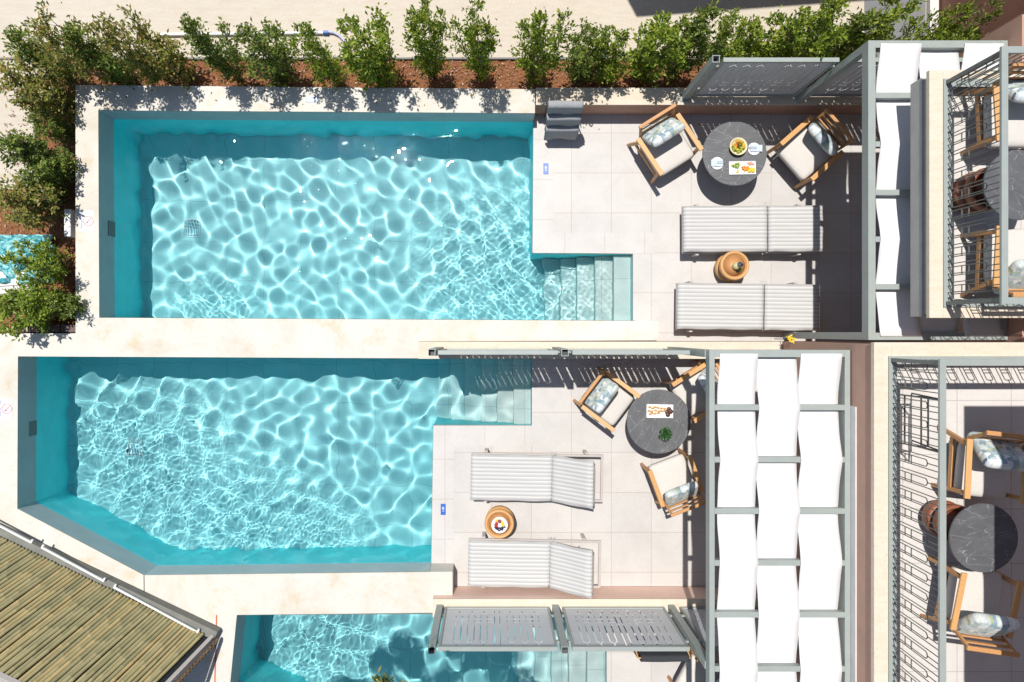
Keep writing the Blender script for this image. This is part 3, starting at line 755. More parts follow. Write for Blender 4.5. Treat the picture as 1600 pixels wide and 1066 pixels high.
fruit(MB(), pts[:34], .017, 1).build('green_fruit', M['lime'], bw); fruit(MB(), [p_ for p_ in pts[34:54] if p_[1] > -.03], .02, 2).build('orange_fruit', M['orange'], bw)
fruit(MB(), pts[46:], .017, 3).build('lemon_fruit', M['lemon'], bw)
m_ = MB(); m_.ball((0, -.005, .09), .016); m_.ball((.03, .01, .088), .014); m_.ball((-.015, .02, .086), .012); m_.build('dark_fruit', M['choc'], bw)
x, y = Pt(1160, 262.5)
tr = thing('serving_tray', 'white rectangular tray of cut fruit on the upper table', 'tray', (x, y, zt), R(1))
m_ = MB().box((0, 0, .006), (.375, .185, .012)); m_.bb(-.1875, .1875, .0855, .0925, .012, .018); m_.bb(-.1875, .1875, -.0925, -.0855, .012, .018); m_.build('tray', M['white'], tr)
for nm, mk, x0, x1, y0, y1, n_, rr in (('kiwi_slices', 'kiwi', -.15, -.06, .0, .06, 12, .018), ('orange_slices', 'orange', .0, .09, -.05, .02, 12, .02), ('lemon_slices', 'lemon', .09, .17, -.06, -.01, 9, .026), ('melon_slices', 'melon', .08, .15, .03, .07, 6, .02), ('cherries', 'cherry', -.12, .12, -.06, .06, 9, .013), ('lemon_peel', 'lemon', -.16, -.05, -.07, .07, 7, .016)):
    pts = [(r_.uniform(x0, x1), r_.uniform(y0, y1), .018) for _ in range(n_)]
    fruit(MB(), pts, rr, n_).build(nm, M[mk], tr)
# table 2
x, y = Pt(1031, 642.5)
tr = thing('serving_tray', 'white rectangular tray of pastries on the middle deck table', 'tray', (x, y, zt), R(-1))
m_ = MB().box((0, 0, .006), (.375, .19, .012)); m_.bb(-.1875, .1875, .088, .095, .012, .018); m_.bb(-.1875, .1875, -.095, -.088, .012, .018); m_.build('tray', M['white'], tr)
m_ = MB()
for k in range(16):
    cx, cy = -.15 + .042 * (k % 6) + r_.uniform(-.01, .01), .045 - .042 * (k // 6) + r_.uniform(-.01, .01)
    m_.tube([(cx - .02, cy - .005, .02), (cx - .008, cy + .004, .03), (cx + .008, cy + .004, .03), (cx + .02, cy - .004, .02)], [.006, .014, .014, .006], 8)
m_.build('pastries', M['pastry'], tr)
m_ = MB()
for k, (cx, cy) in enumerate(((.10, -.01), (.125, .03), (.15, .0), (.11, -.045))): m_.lathe([(.0005, .012), (.032, .012), (.032, .028), (.0005, .03)], (cx, cy, k * .004), 20)
m_.build('chocolate_biscuits', M['choc'], tr)
def leaf_cloud(m_, n, fn, L, seed, fold=.25):
    r_ = random.Random(seed)
    for _ in range(n):
        p_, out = fn(r_)
        d = (out + Vector((r_.uniform(-.7, .7), r_.uniform(-.7, .7), r_.uniform(-.5, .7)))).normalized()
        s_ = d.cross(Vector((r_.uniform(-.3, .3), r_.uniform(-.3, .3), 1))).normalized(); nrm = s_.cross(d)
        l = L * r_.uniform(.6, 1.2); w_ = l * .22
        a = p_; b_ = p_ + d * l * .5 + nrm * l * .06; e = p_ + d * l
        i0 = len(m_.v)
        m_.v += [tuple(a), tuple(b_ + s_ * w_ + nrm * w_ * fold), tuple(e), tuple(b_ - s_ * w_ + nrm * w_ * fold), tuple(b_)]
        m_.f += [(i0, i0 + 4, i0 + 1), (i0 + 4, i0 + 2, i0 + 1), (i0, i0 + 3, i0 + 4), (i0 + 4, i0 + 3, i0 + 2)]; m_.sm += [False] * 4
    return m_
x, y = Pt(1040, 678, .75)
hp = thing('potted_herb', 'small bushy green herb in a glass on the middle deck table', 'potted plant', (x, y, zt))
MB().lathe([(.0005, 0), (.028, 0), (.034, .085), (.030, .085), (.026, .01), (.0005, .01)], n=24).build('pot', M['white'], hp)
def hf(r_):
    d = Vector((r_.gauss(0, 1), r_.gauss(0, 1), abs(r_.gauss(0, .9)))).normalized(); return Vector((0, 0, .11)) + d * r_.uniform(.01, .085), d
leaf_cloud(MB(), 320, hf, .034, 3).build('foliage', M['herb'], hp)
m_ = MB()
for k in range(9): a = k * .7; m_.tube([(0, 0, .04), (.03 * math.cos(a), .03 * math.sin(a), .12), (.06 * math.cos(a), .06 * math.sin(a), .16)], .0015, 4)
m_.build('stem', M['herb'], hp)

# ---------------------------------------------------------------- drum side tables (two stacked offset wooden bowls)
def drum(name, label, loc, off, mats=('teakl', 'teak'), s=1.0, grp=None):
    o = thing(name, label, 'side table', loc, 0, grp)
    MB().lathe([(.0005, 0), (.15, 0), (.205, .10), (.215, .2), (.19, .235), (.0005, .235)], n=48).build('lower_drum', M[mats[0]], o)
    MB().lathe([(.0005, .236), (.14, .236), (.2, .30), (.215, .38), (.205, .42), (.185, .425), (.165, .405), (.16, .385), (.0005, .38)], (off[0], off[1], 0), n=48).build('upper_drum', M[mats[0]], o)
    MB().lathe([(.0005, .386), (.15, .386), (.155, .39), (.0005, .391)], (off[0], off[1], 0), n=40).build('inlay', M[mats[1]], o)
    o.scale = (s, s, s); return o
q = P(1141, 418, .2); d1_ = drum('drum_table', 'golden wooden drum table between the two upper loungers', (q.x, q.y, 0), (.0, .01), grp='wooden drum tables between the loungers')
vs = thing('lantern', 'small chrome topped candle lantern on the upper drum table', 'lantern', (q.x + .01, q.y + .0, .392))
MB().lathe([(.0005, 0), (.05, 0), (.055, .02), (.05, .09), (.02, .11), (.0005, .11)], n=24).build('glass', M['candle'], vs)
MB().lathe([(.0005, .11), (.045, .112), (.04, .135), (.0005, .15)], (.03, .01, 0), n=24).build('lid', M['cutlery'], vs)
MB().lathe([(.0005, 0), (.03, 0), (.032, .05), (.0005, .055)], (.03, -.055, 0), n=20).build('holder', M['black'], vs)
leaf_cloud(MB(), 40, lambda r_: (Vector((.035, -.06, .06)) + Vector((r_.uniform(-.02, .02), r_.uniform(-.02, .02), r_.uniform(0, .02))), Vector((0, 0, 1))), .03, 8).build('leaves', M['herb'], vs)
q = P(782, 815, .2); dup(d1_, (q.x - .01, q.y + .01, 0), R(60), 'golden wooden drum table between the two middle deck loungers', 'wooden drum tables between the loungers')
x, y = q.x - .015, q.y + .005
fb = thing('fruit_plate', 'white bowl of berries and cut fruit on the drum table', 'bowl', (x, y, .392))
MB().lathe([(.0005, 0), (.06, 0), (.115, .03), (.12, .034), (.112, .036), (.06, .012), (.0005, .012)], n=40).build('bowl', M['white'], fb)
def arc(n_, a0, a1, rr, z=.03): return [(rr * math.cos(a0 + (a1 - a0) * k / max(1, n_ - 1)) * r_.uniform(.8, 1.1), rr * math.sin(a0 + (a1 - a0) * k / max(1, n_ - 1)) * r_.uniform(.8, 1.1), z) for k in range(n_)]
fruit(MB(), arc(16, -2.7, -.3, .08) + arc(10, -2.5, -.6, .05), .013).build('blueberries', M['berry'], fb)
fruit(MB(), arc(6, 2.6, 3.4, .055), .022).build('strawberries', M['cherry'], fb)
fruit(MB(), arc(7, -.2, .9, .055), .02).build('mango_cubes', M['lemon'], fb)
fruit(MB(), [(-.055, .06, .03), (-.04, .07, .03)], .018).build('yellow_fruit', M['lemon'], fb)
m_ = MB(); m_.ball((0, .055, .03), .03); m_.build('fig_half', M['fig'], fb)
q = P(1477, 812, 3.1); drum('drum_table', 'red brown clay drum table on the lower right balcony, behind the railing', (q.x, q.y, 2.9), (0, 0), ('clay', 'clay'), .95)
q = P(1520, 303, 3.2); drum('drum_table', 'red brown clay drum table on the upper right balcony, behind the railing', (q.x, q.y, 3.05), (0, 0), ('clay', 'clay'), 1.05)

# ---------------------------------------------------------------- sun loungers (local x runs to the head end)
def mattress(L, W, th, x0=0):
    m_ = MB(); nx, ny = max(8, int(L / .05)), 24; r_ = random.Random(int(L * 100)); v = []
    top = []
    for layer in (1, -1):
        for i in range(nx + 1):
            for j in range(ny + 1):
                u = i / nx; t = j / ny
                ex_ = min(u, 1 - u) * L; ey = min(t, 1 - t) * W; e = min(ex_, ey)
                z = th / 2 * (1 - max(0, 1 - e / .035) ** 2 * .75)
                wob = .004 * math.sin(9 * u * L + 3 * t) + .003 * math.sin(23 * t + 5 * u)
                m_.v.append((x0 + u * L, (t - .5) * W + .004 * math.sin(12 * u * L) * (1 if layer else 0), th / 2 + layer * z + (wob if layer == 1 else 0)))
    W1 = ny + 1; N = (nx + 1) * W1
    for i in range(nx):
        for j in range(ny):
            a = i * W1 + j; m_.f += [(a, a + W1, a + W1 + 1, a + 1), (N + a, N + a + 1, N + a + W1 + 1, N + a + W1)]; m_.sm += [True, True]
    for i in range(nx): a = i * W1; b_ = a + ny; m_.f += [(a, N + a, N + a + W1, a + W1), (b_, b_ + W1, N + b_ + W1, N + b_)]; m_.sm += [True, True]
    for j in range(ny): a = j; b_ = nx * W1 + j; m_.f += [(a, a + 1, N + a + 1, N + a), (b_, N + b_, N + b_ + 1, b_ + 1)]; m_.sm += [True, True]
    return m_
def lounger(label, loc, rz, seatL, backL, ang, W=.68, flat_end=False):
    o = thing('sun_lounger', label, 'sun lounger', loc, rz, 'striped sun loungers on the decks')
    z = .29; fl = seatL + .74
    fr = MB()
    for s_ in (-1, 1): fr.bb(0, fl, s_ * (W / 2 - .012) - .0175, s_ * (W / 2 - .012) + .0175, z - .04, z)
    fr.bb(0, .035, -W / 2 + .006, W / 2 - .006, z - .04, z - .002); fr.bb(fl - .035, fl, -W / 2 + .006, W / 2 - .006, z - .04, z - .002)
    fr.build('frame', M['alu'], o, bevel=.004)
    for x_ in (.22, fl - .25):
        for s_ in (-1, 1): MB().bb(x_ - .025, x_ + .025, s_ * (W / 2 + .022) - .013, s_ * (W / 2 + .022) + .013, 0, z - .01).build('leg', M['alu'], o, bevel=.004)
    sm_ = mattress(seatL, W - .01, .085).build('seat_mattress', M['stripe'], o); sm_.location = (0, 0, z + .004)
    br = MB()
    for s_ in (-1, 1): br.bar((0, s_ * (W / 2 - .06), 0), (backL, s_ * (W / 2 - .06), 0), .03, .02)
    br.bar((backL - .015, -W / 2 + .05, 0), (backL - .015, W / 2 - .05, 0), .03, .02)
    bf = br.build('backrest_frame', M['alu'], o); bf.location = (seatL + .01, 0, z - .012 if ang else z - .012); bf.rotation_euler = (0, -ang, 0)
    bm = mattress(backL, W - .01, .085).build('back_mattress', M['stripe'], o); bm.location = (seatL + .012, 0, z + .006); bm.rotation_euler = (0, -ang, 0)
    if ang:
        pr = MB()
        for s_ in (-1, 1): pr.tube([(seatL + .42, s_ * (W / 2 - .09), z - .02), (seatL + .35 * math.cos(ang), s_ * (W / 2 - .09), z + .35 * math.sin(ang))], .009, 6)
        pr.build('prop', M['alu'], o)
    ti = MB(); x_ = seatL
    for s_ in (1, ): 
        for dx, dy in ((-.05, .045), (.045, .05), (-.02, .06), (.06, .015)): ti.tube([(x_, s_ * W / 2, z + .05), (x_ + dx * .5, s_ * (W / 2 + dy * .6), z + .06), (x_ + dx, s_ * (W / 2 + dy), z + .02)], .004, 5)
    ti.build('tie', M['stripe'], o)
    return o
q = P(1068, 358, .36); lounger('flat striped lounger just below the round table on the upper deck', (q.x, q.y, 0), R(.2), 1.225, .80, 0)
q = P(1058.5, 478.5, .36); lounger('flat striped lounger at the bottom of the upper deck beside the pool steps', (q.x, q.y, 0), R(-.7), 1.26, .80, 0)
q = P(735.5, 746, .36); lounger('striped lounger with raised back, upper one on the middle deck', (q.x, q.y, 0), R(-1), 1.195, .70, R(39), .685)
q = P(731.5, 881, .36); lounger('striped lounger with raised back beside the terracotta wall on the middle deck', (q.x, q.y, 0), R(-1), 1.20, .71, R(38), .685)

# ---------------------------------------------------------------- towel racks
def towel_over(m_, x0, x1, y, z, drop_f, drop_b, seed):
    r_ = random.Random(seed); prof = []
    for k in range(9): a = math.pi * k / 8; prof.append((y - .04 * math.cos(a), z + .035 * math.sin(a)))
    prof = [(y - .042, z - drop_f + drop_f * k / 5) for k in range(5)] + prof + [(y + .042, z - drop_b * k / 5) for k in range(1, 6)]
    n = 14; i0 = len(m_.v); W = n + 1
    for i, (yy, zz) in enumerate(prof):
        fl = max(0, (5 - i) / 5)
        for j in range(n + 1):
            u = j / n; m_.v.append((x0 + (x1 - x0) * u - .012 * fl * (u - .5), yy - .012 * fl * math.sin(u * 8 + seed) - fl * .02, zz + .006 * math.sin(u * 6 + seed * 2)))
    for i in range(len(prof) - 1):
        for j in range(n): a = i0 + i * W + j; m_.f.append((a, a + 1, a + W + 1, a + W)); m_.sm.append(True)
    return m_
q = P(884, 205, .45)
rk = thing('towel_rack', 'black leaning rack with three rungs at the corner of the upper deck', 'towel rack', (q.x - .05, 2.93, 0))
W_ = .50
for s_ in (-1, 1): MB().tube([(s_ * W_ / 2 * .9, -.03, .0), (s_ * W_ / 2 * .9, .23, .96), (s_ * W_ / 2 * .9, .31, 0)], .011, 8).build('side_frame', M['black'], rk)
rungs = [(.02, .42), (.11, .66), (.205, .92)]
for (yy, zz) in rungs: MB().tube([(-W_ / 2, yy, zz), (W_ / 2, yy, zz)], .010, 8).build('rung', M['black'], rk)
names = ('lowest', 'middle', 'top')
for k, (yy, zz) in enumerate(rungs):
    m_ = towel_over(MB(), -.24, .24, yy, zz + .01, .30, .22, k + 1)
    o = m_.build('towel', M['towel'], None, solid=.03); o.location = (q.x - .05, 2.93, 0)
    tag(o, 'grey towel folded over the %s rung of the black rack on the upper deck' % names[k], 'towel', 'grey towels on the rack')
q = P(1437, 662, 3.5)
rk = thing('towel_rack', 'empty black metal rack on the lower right balcony behind the railing', 'towel rack', (4.53, q.y, 2.9))
m_ = MB()
for y_ in (-.26, .26): m_ = MB(); m_.tube([(-.13, y_, 0), (-.03, y_, .82), (.12, y_, 0)], .009, 8); m_.tube([(-.08, y_, .42), (.05, y_, .42)], .008, 8); m_.build('side_frame', M['black'], rk)
for x_, z_ in ((-.10, .25), (-.07, .5), (-.03, .82), (.05, .42)): MB().tube([(x_, -.26, z_), (x_, .26, z_)], .009, 8).build('rung', M['black'], rk)
# dark cloth on a rack at the bottom
q = P(1037, 1028, .9)
rk = thing('towel_rack', 'rack hidden under a dark cloth below the lowest screens', 'towel rack', (q.x, q.y, 0))
for s_ in (-1, 1): MB().tube([(s_ * .36, -.1, 0), (s_ * .36, .02, .95), (s_ * .36, .2, 0)], .014, 8).build('side_frame', M['teakl'], rk)
MB().tube([(-.36, .02, .95), (.36, .02, .95)], .012, 8).build('rung', M['teakl'], rk)
o = towel_over(MB(), -.33, .33, .02, .96, .55, .5, 6).build('cloth', m_var('charcoal_cloth', (.035, .038, .045), .15, 30, .95, 120, .4), None, solid=.012); o.location = (q.x, q.y, 0)
tag(o, 'charcoal cloth hanging over a rack below the lowest screens', 'cloth')

# ---------------------------------------------------------------- signs and markers
def nodive(px, py, rz, label):
    q = P(px, py, ZC + .004)
    o = thing('no_diving_sign', label, 'sign', (q.x, q.y, ZC + .001), rz, 'no diving signs')
    MB().box((0, 0, .003), (.305, .205, .006)).build('plate', M['white'], o, bevel=.003)
    m_ = MB().lathe([(.066, 0), (.074, 0), (.074, .001), (.066, .001), (.066, 0)], (.0, .024, .0064), 40); m_.bar((-.046, .07, .0068), (.046, -.022, .0068), .008, .001); m_.build('prohibition_ring', M['red'], o)
    m_ = MB(); m_.bar((-.02, .035, .0064), (.02, .015, .0064), .008, .0008); m_.ball((.028, .012, .0064), .008, .08); m_.bar((-.045, .0, .0064), (.035, -.0, .0064), .003, .0008); m_.build('diver_pictogram', M['navy'], o)
    text_mesh('lettering', 'NO DIVING', .047, M['navy'], o, (0, -.076, .0065), (0, 0, 0)); return o
nodive(135.5, 345.5, R(-90), 'white no diving sign on the edge of the pool beside the hedge')
nodive(8.5, 639, R(-90), 'white no diving sign at the left picture edge beside the middle pool')
def depth(px, py, z, rz, txt, label):
    q = P(px, py, z)
    o = thing('depth_marker', label, 'sign', (q.x, q.y, z), rz, 'blue depth markers')
    MB().box((0, 0, .002), (.168, .076, .004)).build('plate', M['blue'], o, bevel=.002)
    text_mesh('lettering', txt, .043, M['white'], o, (0, .0, .0045), (0, 0, 0)); return o
depth(853, 264, .004, R(90), '1.40', 'blue 1.40 depth marker on the deck below the towels')
depth(692.5, 796, .004, R(90), '1.40', 'blue 1.40 depth marker on the middle deck left of the loungers')
depth(487, 156, ZC, R(180), '1.20', 'blue 1.20 depth marker on the hedge side of the pool edge')
# white bracket on the outside of the edge
q = P(112, 350, .2)
o = thing('electrical_box', 'white box fixed to the outside of the pool edge behind the no diving sign', 'box', (q.x + .0, q.y, .05))
MB().bb(-.05, .045, -.2, .2, 0, .26).build('body', M['white'], o, bevel=.01)
m_ = MB().bb(-.056, -.0505, -.04, .04, .05, .2); m_.bb(-.053, -.0502, .13, .15, .1, .12); m_.build('socket', M['black'], o)
# flower by the wall
q = P(1256, 541, .85)
o = thing('flower', 'yellow flower poking up where the lower pergola meets the terracotta wall', 'flower', (4.10, -.09, .38))
MB().tube([(0, 0, 0), (.02, .0, .3), (.0, -.0, .55)], .006, 6).build('stem', M['herb'], o)
leaf_cloud(MB(), 34, lambda r_: (Vector((0, -.0, .55)) + Vector((r_.gauss(0, .02), r_.gauss(0, .02), r_.uniform(-.03, .03))), Vector((r_.gauss(0, 1), r_.gauss(0, 1), .5))), .05, 4).build('petals', M['flower'], o)
# telescopic pole and hose on the pavement
o = thing('pool_pole', 'long white cleaning pole with blue end lying behind the hedge', 'pole')
za = .05
MB().tube([P(248, 54, za), P(505, 51, za)], .022, 10).build('tube', M['white'], o)
MB().tube([P(505, 51, za), P(513, 51, za)], .028, 10).build('grip', M['blue'], o)
pts = [P(513, 50, za), P(520, 50.5, za), P(529, 55, za), P(537, 63, za), P(542, 73, za), P(543, 84, za)]
o = MB().tube(pts, .016, 8).build('hose', m_plain('pale_blue_hose', (.38, .40, .58), .4)); tag(o, 'pale blue hose curving down from the end of the cleaning pole', 'hose')

# ---------------------------------------------------------------- lower left bamboo roof, rising steeply to the lower left
E0 = Vector((-7.40, -2.75, .52)); E1 = Vector((-4.02, -4.36, .52)); du = (E1 - E0); LE = du.length; du.normalize()
up = Vector((-.358, -.354, 1.0)); UPH = 1.5
M['sidebrown'] = m_var('stained_slat', (.16, .10, .05), .3, 20, .7, 60, .2)
bs = thing('bamboo_roof', 'steep roof of bamboo canes in a grey frame at the lower left', 'roof')
m_ = MB(); n = int((LE - .10) / .0535); r_ = random.Random(9)
nrm = du.cross(up).normalized(); nrm = nrm if nrm.z > 0 else -nrm
for k in range(n):
    p0 = E0 + du * (.05 + k * .0535) + du * r_.uniform(-.004, .004)
    rad = .0268 * r_.uniform(.9, 1.05); pts = []; rs = []; t = .03; ph = r_.uniform(0, .12)
    skew = du * r_.uniform(-.012, .012); nodes = []
    while ph < UPH - .05: nodes.append(ph); ph += r_.uniform(.26, .42)
    ts = sorted(set([.03] + [x_ for a in nodes for x_ in (a - .012, a - .004, a + .004, a + .012) if .035 < x_ < UPH - .01] + [UPH]))
    wob = r_.uniform(0, 6)
    for t in ts:
        on = any(abs(t - a) < .006 for a in nodes)
        pts.append(p0 + up * t + skew * t + nrm * (.03 + .004 * math.sin(wob + t * 4))); rs.append(rad * (1.07 if on else 1.0))
    m_.tube(pts, rs, 8)
m_.build('bamboo_canes', M['bamboo'], bs)
m_ = MB(); m_.add([E0 + nrm * -.012, E1 - nrm * .012, E1 + up * UPH - nrm * .012, E0 + up * UPH - nrm * .012], [(0, 1, 2, 3)]); m_.build('backing', M['black'], bs, solid=.012)
side = Vector((-du.y, du.x, 0)); side = side if side.y > 0 else -side
m_ = MB(); m_.bar(E0 + side * .055 - Vector((0, 0, .05)), E1 + side * .055 + du * .06 - Vector((0, 0, .05)), .13, .14)
m_.build('eave_board', M['oliv'], bs, bevel=.006)
MB().bar(E1 + du * .02 + nrm * .01, E1 + du * .02 + up * UPH + nrm * .01, .055, .11, nrm).build('verge_board', M['alu'], bs, bevel=.004)
m_ = MB()
for k in range(26):
    a = E1 + du * .10 + up * (.02 + k * .058); m_.bar(a - nrm * .05, a + nrm * .012 + du * .0, .09, .035, du)
m_.build('side_slats', M['sidebrown'], bs)
MB().bar(E0 + up * (UPH + .03) + nrm * .01, E1 + du * .05 + up * (UPH + .03) + nrm * .01, .07, .09, nrm).build('ridge_board', M['alu'], bs, bevel=.004)
MB().bb(-7.4, -4.7, -9, -5.0, ZC, .6).build('base', M['oliv'], bs)
for (a, b_) in (((-40, 801), (50, 848)), ((65, 855), (163, 908)), ((178, 917), (310, 988))):
    pa_, pb_ = P(*a, .58), P(*b_, .58); g_ = MB()
    g_.bar(pa_, pb_, .022, .03); d_ = (pb_ - pa_).normalized(); s_ = Vector((-d_.y, d_.x, 0))
    for e_ in (pa_ + d_ * .011, pb_ - d_ * .011): g_.bar(e_ + s_ * .0115, e_ + s_ * .045, .022, .028)
    g_.build('bracket_rail', M['white'], bs)
# thin red expansion joint, on the coping
q0, q1 = P(338.5, 961, ZC), P(335.5, 1075, ZC)
o = MB().bar((q0.x, q0.y, ZC + .001), (q1.x, q1.y, ZC + .001), .018, .003).build('expansion_joint', m_plain('red_sealant', (.50, .10, .04), .7)); struct(o)
for a, b_ in (((225, 899), (225.5, 936)),): 
    q0, q1 = P(*a, ZC), P(*b_, ZC); struct(MB().bar((q0.x, q0.y, ZC + .001), (q1.x, q1.y, ZC + .001), .012, .003).build('expansion_joint', M['brown']))

# ---------------------------------------------------------------- left side clutter
q = P(28, 405, .05)
o = thing('tarpaulin', 'crumpled turquoise tarpaulin under the shrubs at the left edge', 'tarpaulin', (q.x, q.y, .02))
nx = 26; v = [(-.55 + 1.1 * i / nx, -.36 + .72 * j / nx, .05 + .05 * math.sin(i * .9 + j * .3) * math.cos(j * .7) + r_.uniform(0, .03)) for j in range(nx + 1) for i in range(nx + 1)]
MB().add(v, [(j * (nx + 1) + i, j * (nx + 1) + i + 1, (j + 1) * (nx + 1) + i + 1, (j + 1) * (nx + 1) + i) for j in range(nx) for i in range(nx)], True).build('sheet', M['turq'], o, solid=.006)
q = P(18, 446, .1)
o = thing('board_stack', 'pale wooden boards lying at the left edge below the tarpaulin', 'boards', (q.x, q.y, 0), R(4))
for k in range(4): MB().box((0, .17 - k * .115, .06), (.75, .108, .03)).build('board', M['kerbw'], o, bevel=.004)
m_ = MB(); m_.box((-.25, 0, .022), (.06, .45, .044)); m_.box((.25, 0, .022), (.06, .45, .044)); m_.build('batten', M['teak'], o)
q = P(62, 514, .3)
o = thing('planter_box', 'purple brown slatted planter box against the left pool edge', 'planter', (q.x, q.y, 0))
m_ = MB()
for k in range(4): m_.bb(-.40 + k * .235, -.40 + k * .235 + .215, -.05, .06, .26, .29)
m_.build('lid_slats', M['brown'], o, bevel=.004)
MB().bb(-.44, .56, -.045, .055, 0, .259).build('box_body', M['teak'], o)
# ---------------------------------------------------------------- shrubs
def crown_mesh(seed, h, r, mat, n, L=.062, lean=(0, 0)):
    """several leafy shoots from one base; leaves in whorls along each shoot and its twigs"""
    r_ = random.Random(seed); m_ = MB(); st = MB(); anchors = []
    for k in range(7):
        a = k * .9 + r_.uniform(-.3, .3); rr = r * r_.uniform(.25, 1.0) if k else 0; hh = h * (r_.uniform(.62, .97) if k else 1.0)
        p0 = Vector((r_.uniform(-.03, .03), r_.uniform(-.03, .03), 0)); p2 = Vector((rr * math.cos(a) + lean[0] * hh, rr * math.sin(a) + lean[1] * hh, hh))
        p1 = p0.lerp(p2, .5) + Vector((rr * .35 * math.cos(a), rr * .35 * math.sin(a), 0))
        line = [(p0.lerp(p1, t)).lerp(p1.lerp(p2, t), t) for t in [i / 8 for i in range(9)]]
        st.tube(line, [.013 * (1 - .8 * i / 8) for i in range(9)], 5)
        for i in range(int(22 * hh / h)):
            t = r_.uniform(.10, 1) ** .9; q = (p0.lerp(p1, t)).lerp(p1.lerp(p2, t), t)
            b_ = r_.uniform(0, 6.28); l = r * r_.uniform(.15, .62) * (1 - .5 * t ** 2.2)
            d = Vector((math.cos(b_), math.sin(b_), r_.uniform(.1, .9))).normalized(); e = q + d * l
            st.tube([q, q.lerp(e, .5) + Vector((0, 0, .01)), e], [.004, .003, .0015], 4, False)
            anchors.append((e, d)); anchors.append((q.lerp(e, .55), d))
        anchors.append((p2, Vector((0, 0, 1))))
    for i in range(n):
        e, d = anchors[r_.randrange(len(anchors))]
        p_ = e + Vector((r_.gauss(0, 1), r_.gauss(0, 1), r_.gauss(0, 1))) * .030
        dd = (d * .7 + Vector((r_.gauss(0, .6), r_.gauss(0, .6), r_.gauss(.25, .5)))).normalized()
        s_ = dd.cross(Vector((r_.uniform(-.4, .4), r_.uniform(-.4, .4), 1))).normalized(); nn = s_.cross(dd)
        l = L * r_.uniform(.6, 1.25); w_ = l * .21; b_ = p_ + dd * l * .55 + nn * l * .07; e2 = p_ + dd * l; i0 = len(m_.v)
        m_.v += [tuple(p_), tuple(b_ + s_ * w_ + nn * w_ * .35), tuple(e2), tuple(b_ - s_ * w_ + nn * w_ * .35)]
        m_.f += [(i0, i0 + 1, i0 + 2), (i0, i0 + 2, i0 + 3)]; m_.sm += [False, False]
    return m_, st
protos = {}
for key, seed, mk, n in (('a', 1, 'leafg', 2900), ('b', 2, 'leafg', 2500), ('c', 3, 'leafd', 2500), ('d', 4, 'leafb', 2000), ('e', 5, 'leafg', 3200), ('f', 6, 'leafd', 2500)):
    cm, sm2 = crown_mesh(seed, 1.6, .36, None, n)
    def mk_me(m_, nm, mat):
        me = bpy.data.meshes.new(nm); me.from_pydata(m_.v, [], m_.f); me.materials.append(mat); return me
    protos[key] = (mk_me(cm, 'foliage', M[mk]), mk_me(sm2, 'stem', M['bark']))
def shrub(key, x, y, z, s, sz, rz, label, tilt=(0, 0), grp='shrubs of the hedge along the pool edge'):
    o = thing('shrub', label, 'shrub', (x, y, z), rz, grp); o.scale = (s, s, sz); o.rotation_euler = (tilt[0], tilt[1], rz)
    for nm, me in zip(('foliage', 'stem'), protos[key]):
        c_ = bpy.data.objects.new(nm, me); COL.objects.link(c_); c_.parent = o
    return o
HG = [  # px of base, py of tip, key, width, label
 (118, 30, 'd', 1.0, 'browning shrub at the top left corner of the hedge with reddish tips'),
 (160, 45, 'c', .95, 'dark olive shrub just right of the top left corner of the hedge'),
 (212, 30, 'd', .95, 'thin brown leaved shrub standing over the second corner of the pool edge'),
 (262, 62, 'd', 1.0, 'wide browning shrub left of where the white pole starts'),
 (335, 30, 'c', .9, 'dark shrub whose tip crosses the white pole at its left half'),
 (418, 45, 'f', 1.0, 'dark green shrub over the middle of the white pole'),
 (503, 36, 'b', .75, 'slim yellow green shrub crossing the blue end of the pole'),
 (578, 32, 'a', 1.05, 'full bright green shrub right beside the curved hose'),
 (668, 14, 'e', .78, 'slender upright shrub left of the tallest spiky one'),
 (747, 2, 'a', .78, 'tallest spiky shrub of the hedge reaching the top picture edge'),
 (838, 20, 'b', .9, 'forked bright green shrub right of the tallest spiky one, above the towels'),
 (915, 44, 'f', .9, 'lower shrub above the hanging grey towels with gaps of red soil beside it'),
 (958, 48, 'b', .75, 'smaller shrub squeezed right of the lower shrub above the towels'),
 (1020, 42, 'e', .95, 'dense shrub directly left of the slotted screen post'),
 (1082, 30, 'c', .9, 'broad shrub behind the left post of the upper screen'),
 (1148, 48, 'e', .85, 'shrub behind the left half of the upper screen'),
 (1205, 42, 'a', .9, 'shrub behind the middle of the upper screen'),
 (1252, 12, 'e', 1.0, 'tall bright shrub behind the right half of the upper screen'),
 (1302, 32, 'c', .85, 'dark shrub left of the grey path'),
 (1362, 0, 'a', .95, 'tall shrub overlapping the grey path'),
 (1442, 24, 'b', .8, 'shrub standing against the reddish brown building left of the white canvas'),
 (1488, 30, 'f', .7, 'last small shrub at the right end of the hedge beside the downpipe')]
rr_ = random.Random(4)
for i, (bx, ty, key, wd, lb) in enumerate(HG):
    y = 3.80 + rr_.uniform(-.06, .06)
    zt_ = H - y * F / (NY - ty)           # height at which the tip is seen at that row
    hgt = max(.8, zt_ * .94)
    tip_x = (bx - NX) * (H - hgt * .55) / F
    x = tip_x
    if bx > 1050: y = 3.93
    sz = hgt / 1.6; s = wd * (1.0 if bx > 400 else .95)
    if x > 6.45: y = 3.6; 
    shrub(key, x, y, -.02, s * (1.06 if bx < 950 else 1.12), sz, rr_.uniform(0, 6.28), lb)
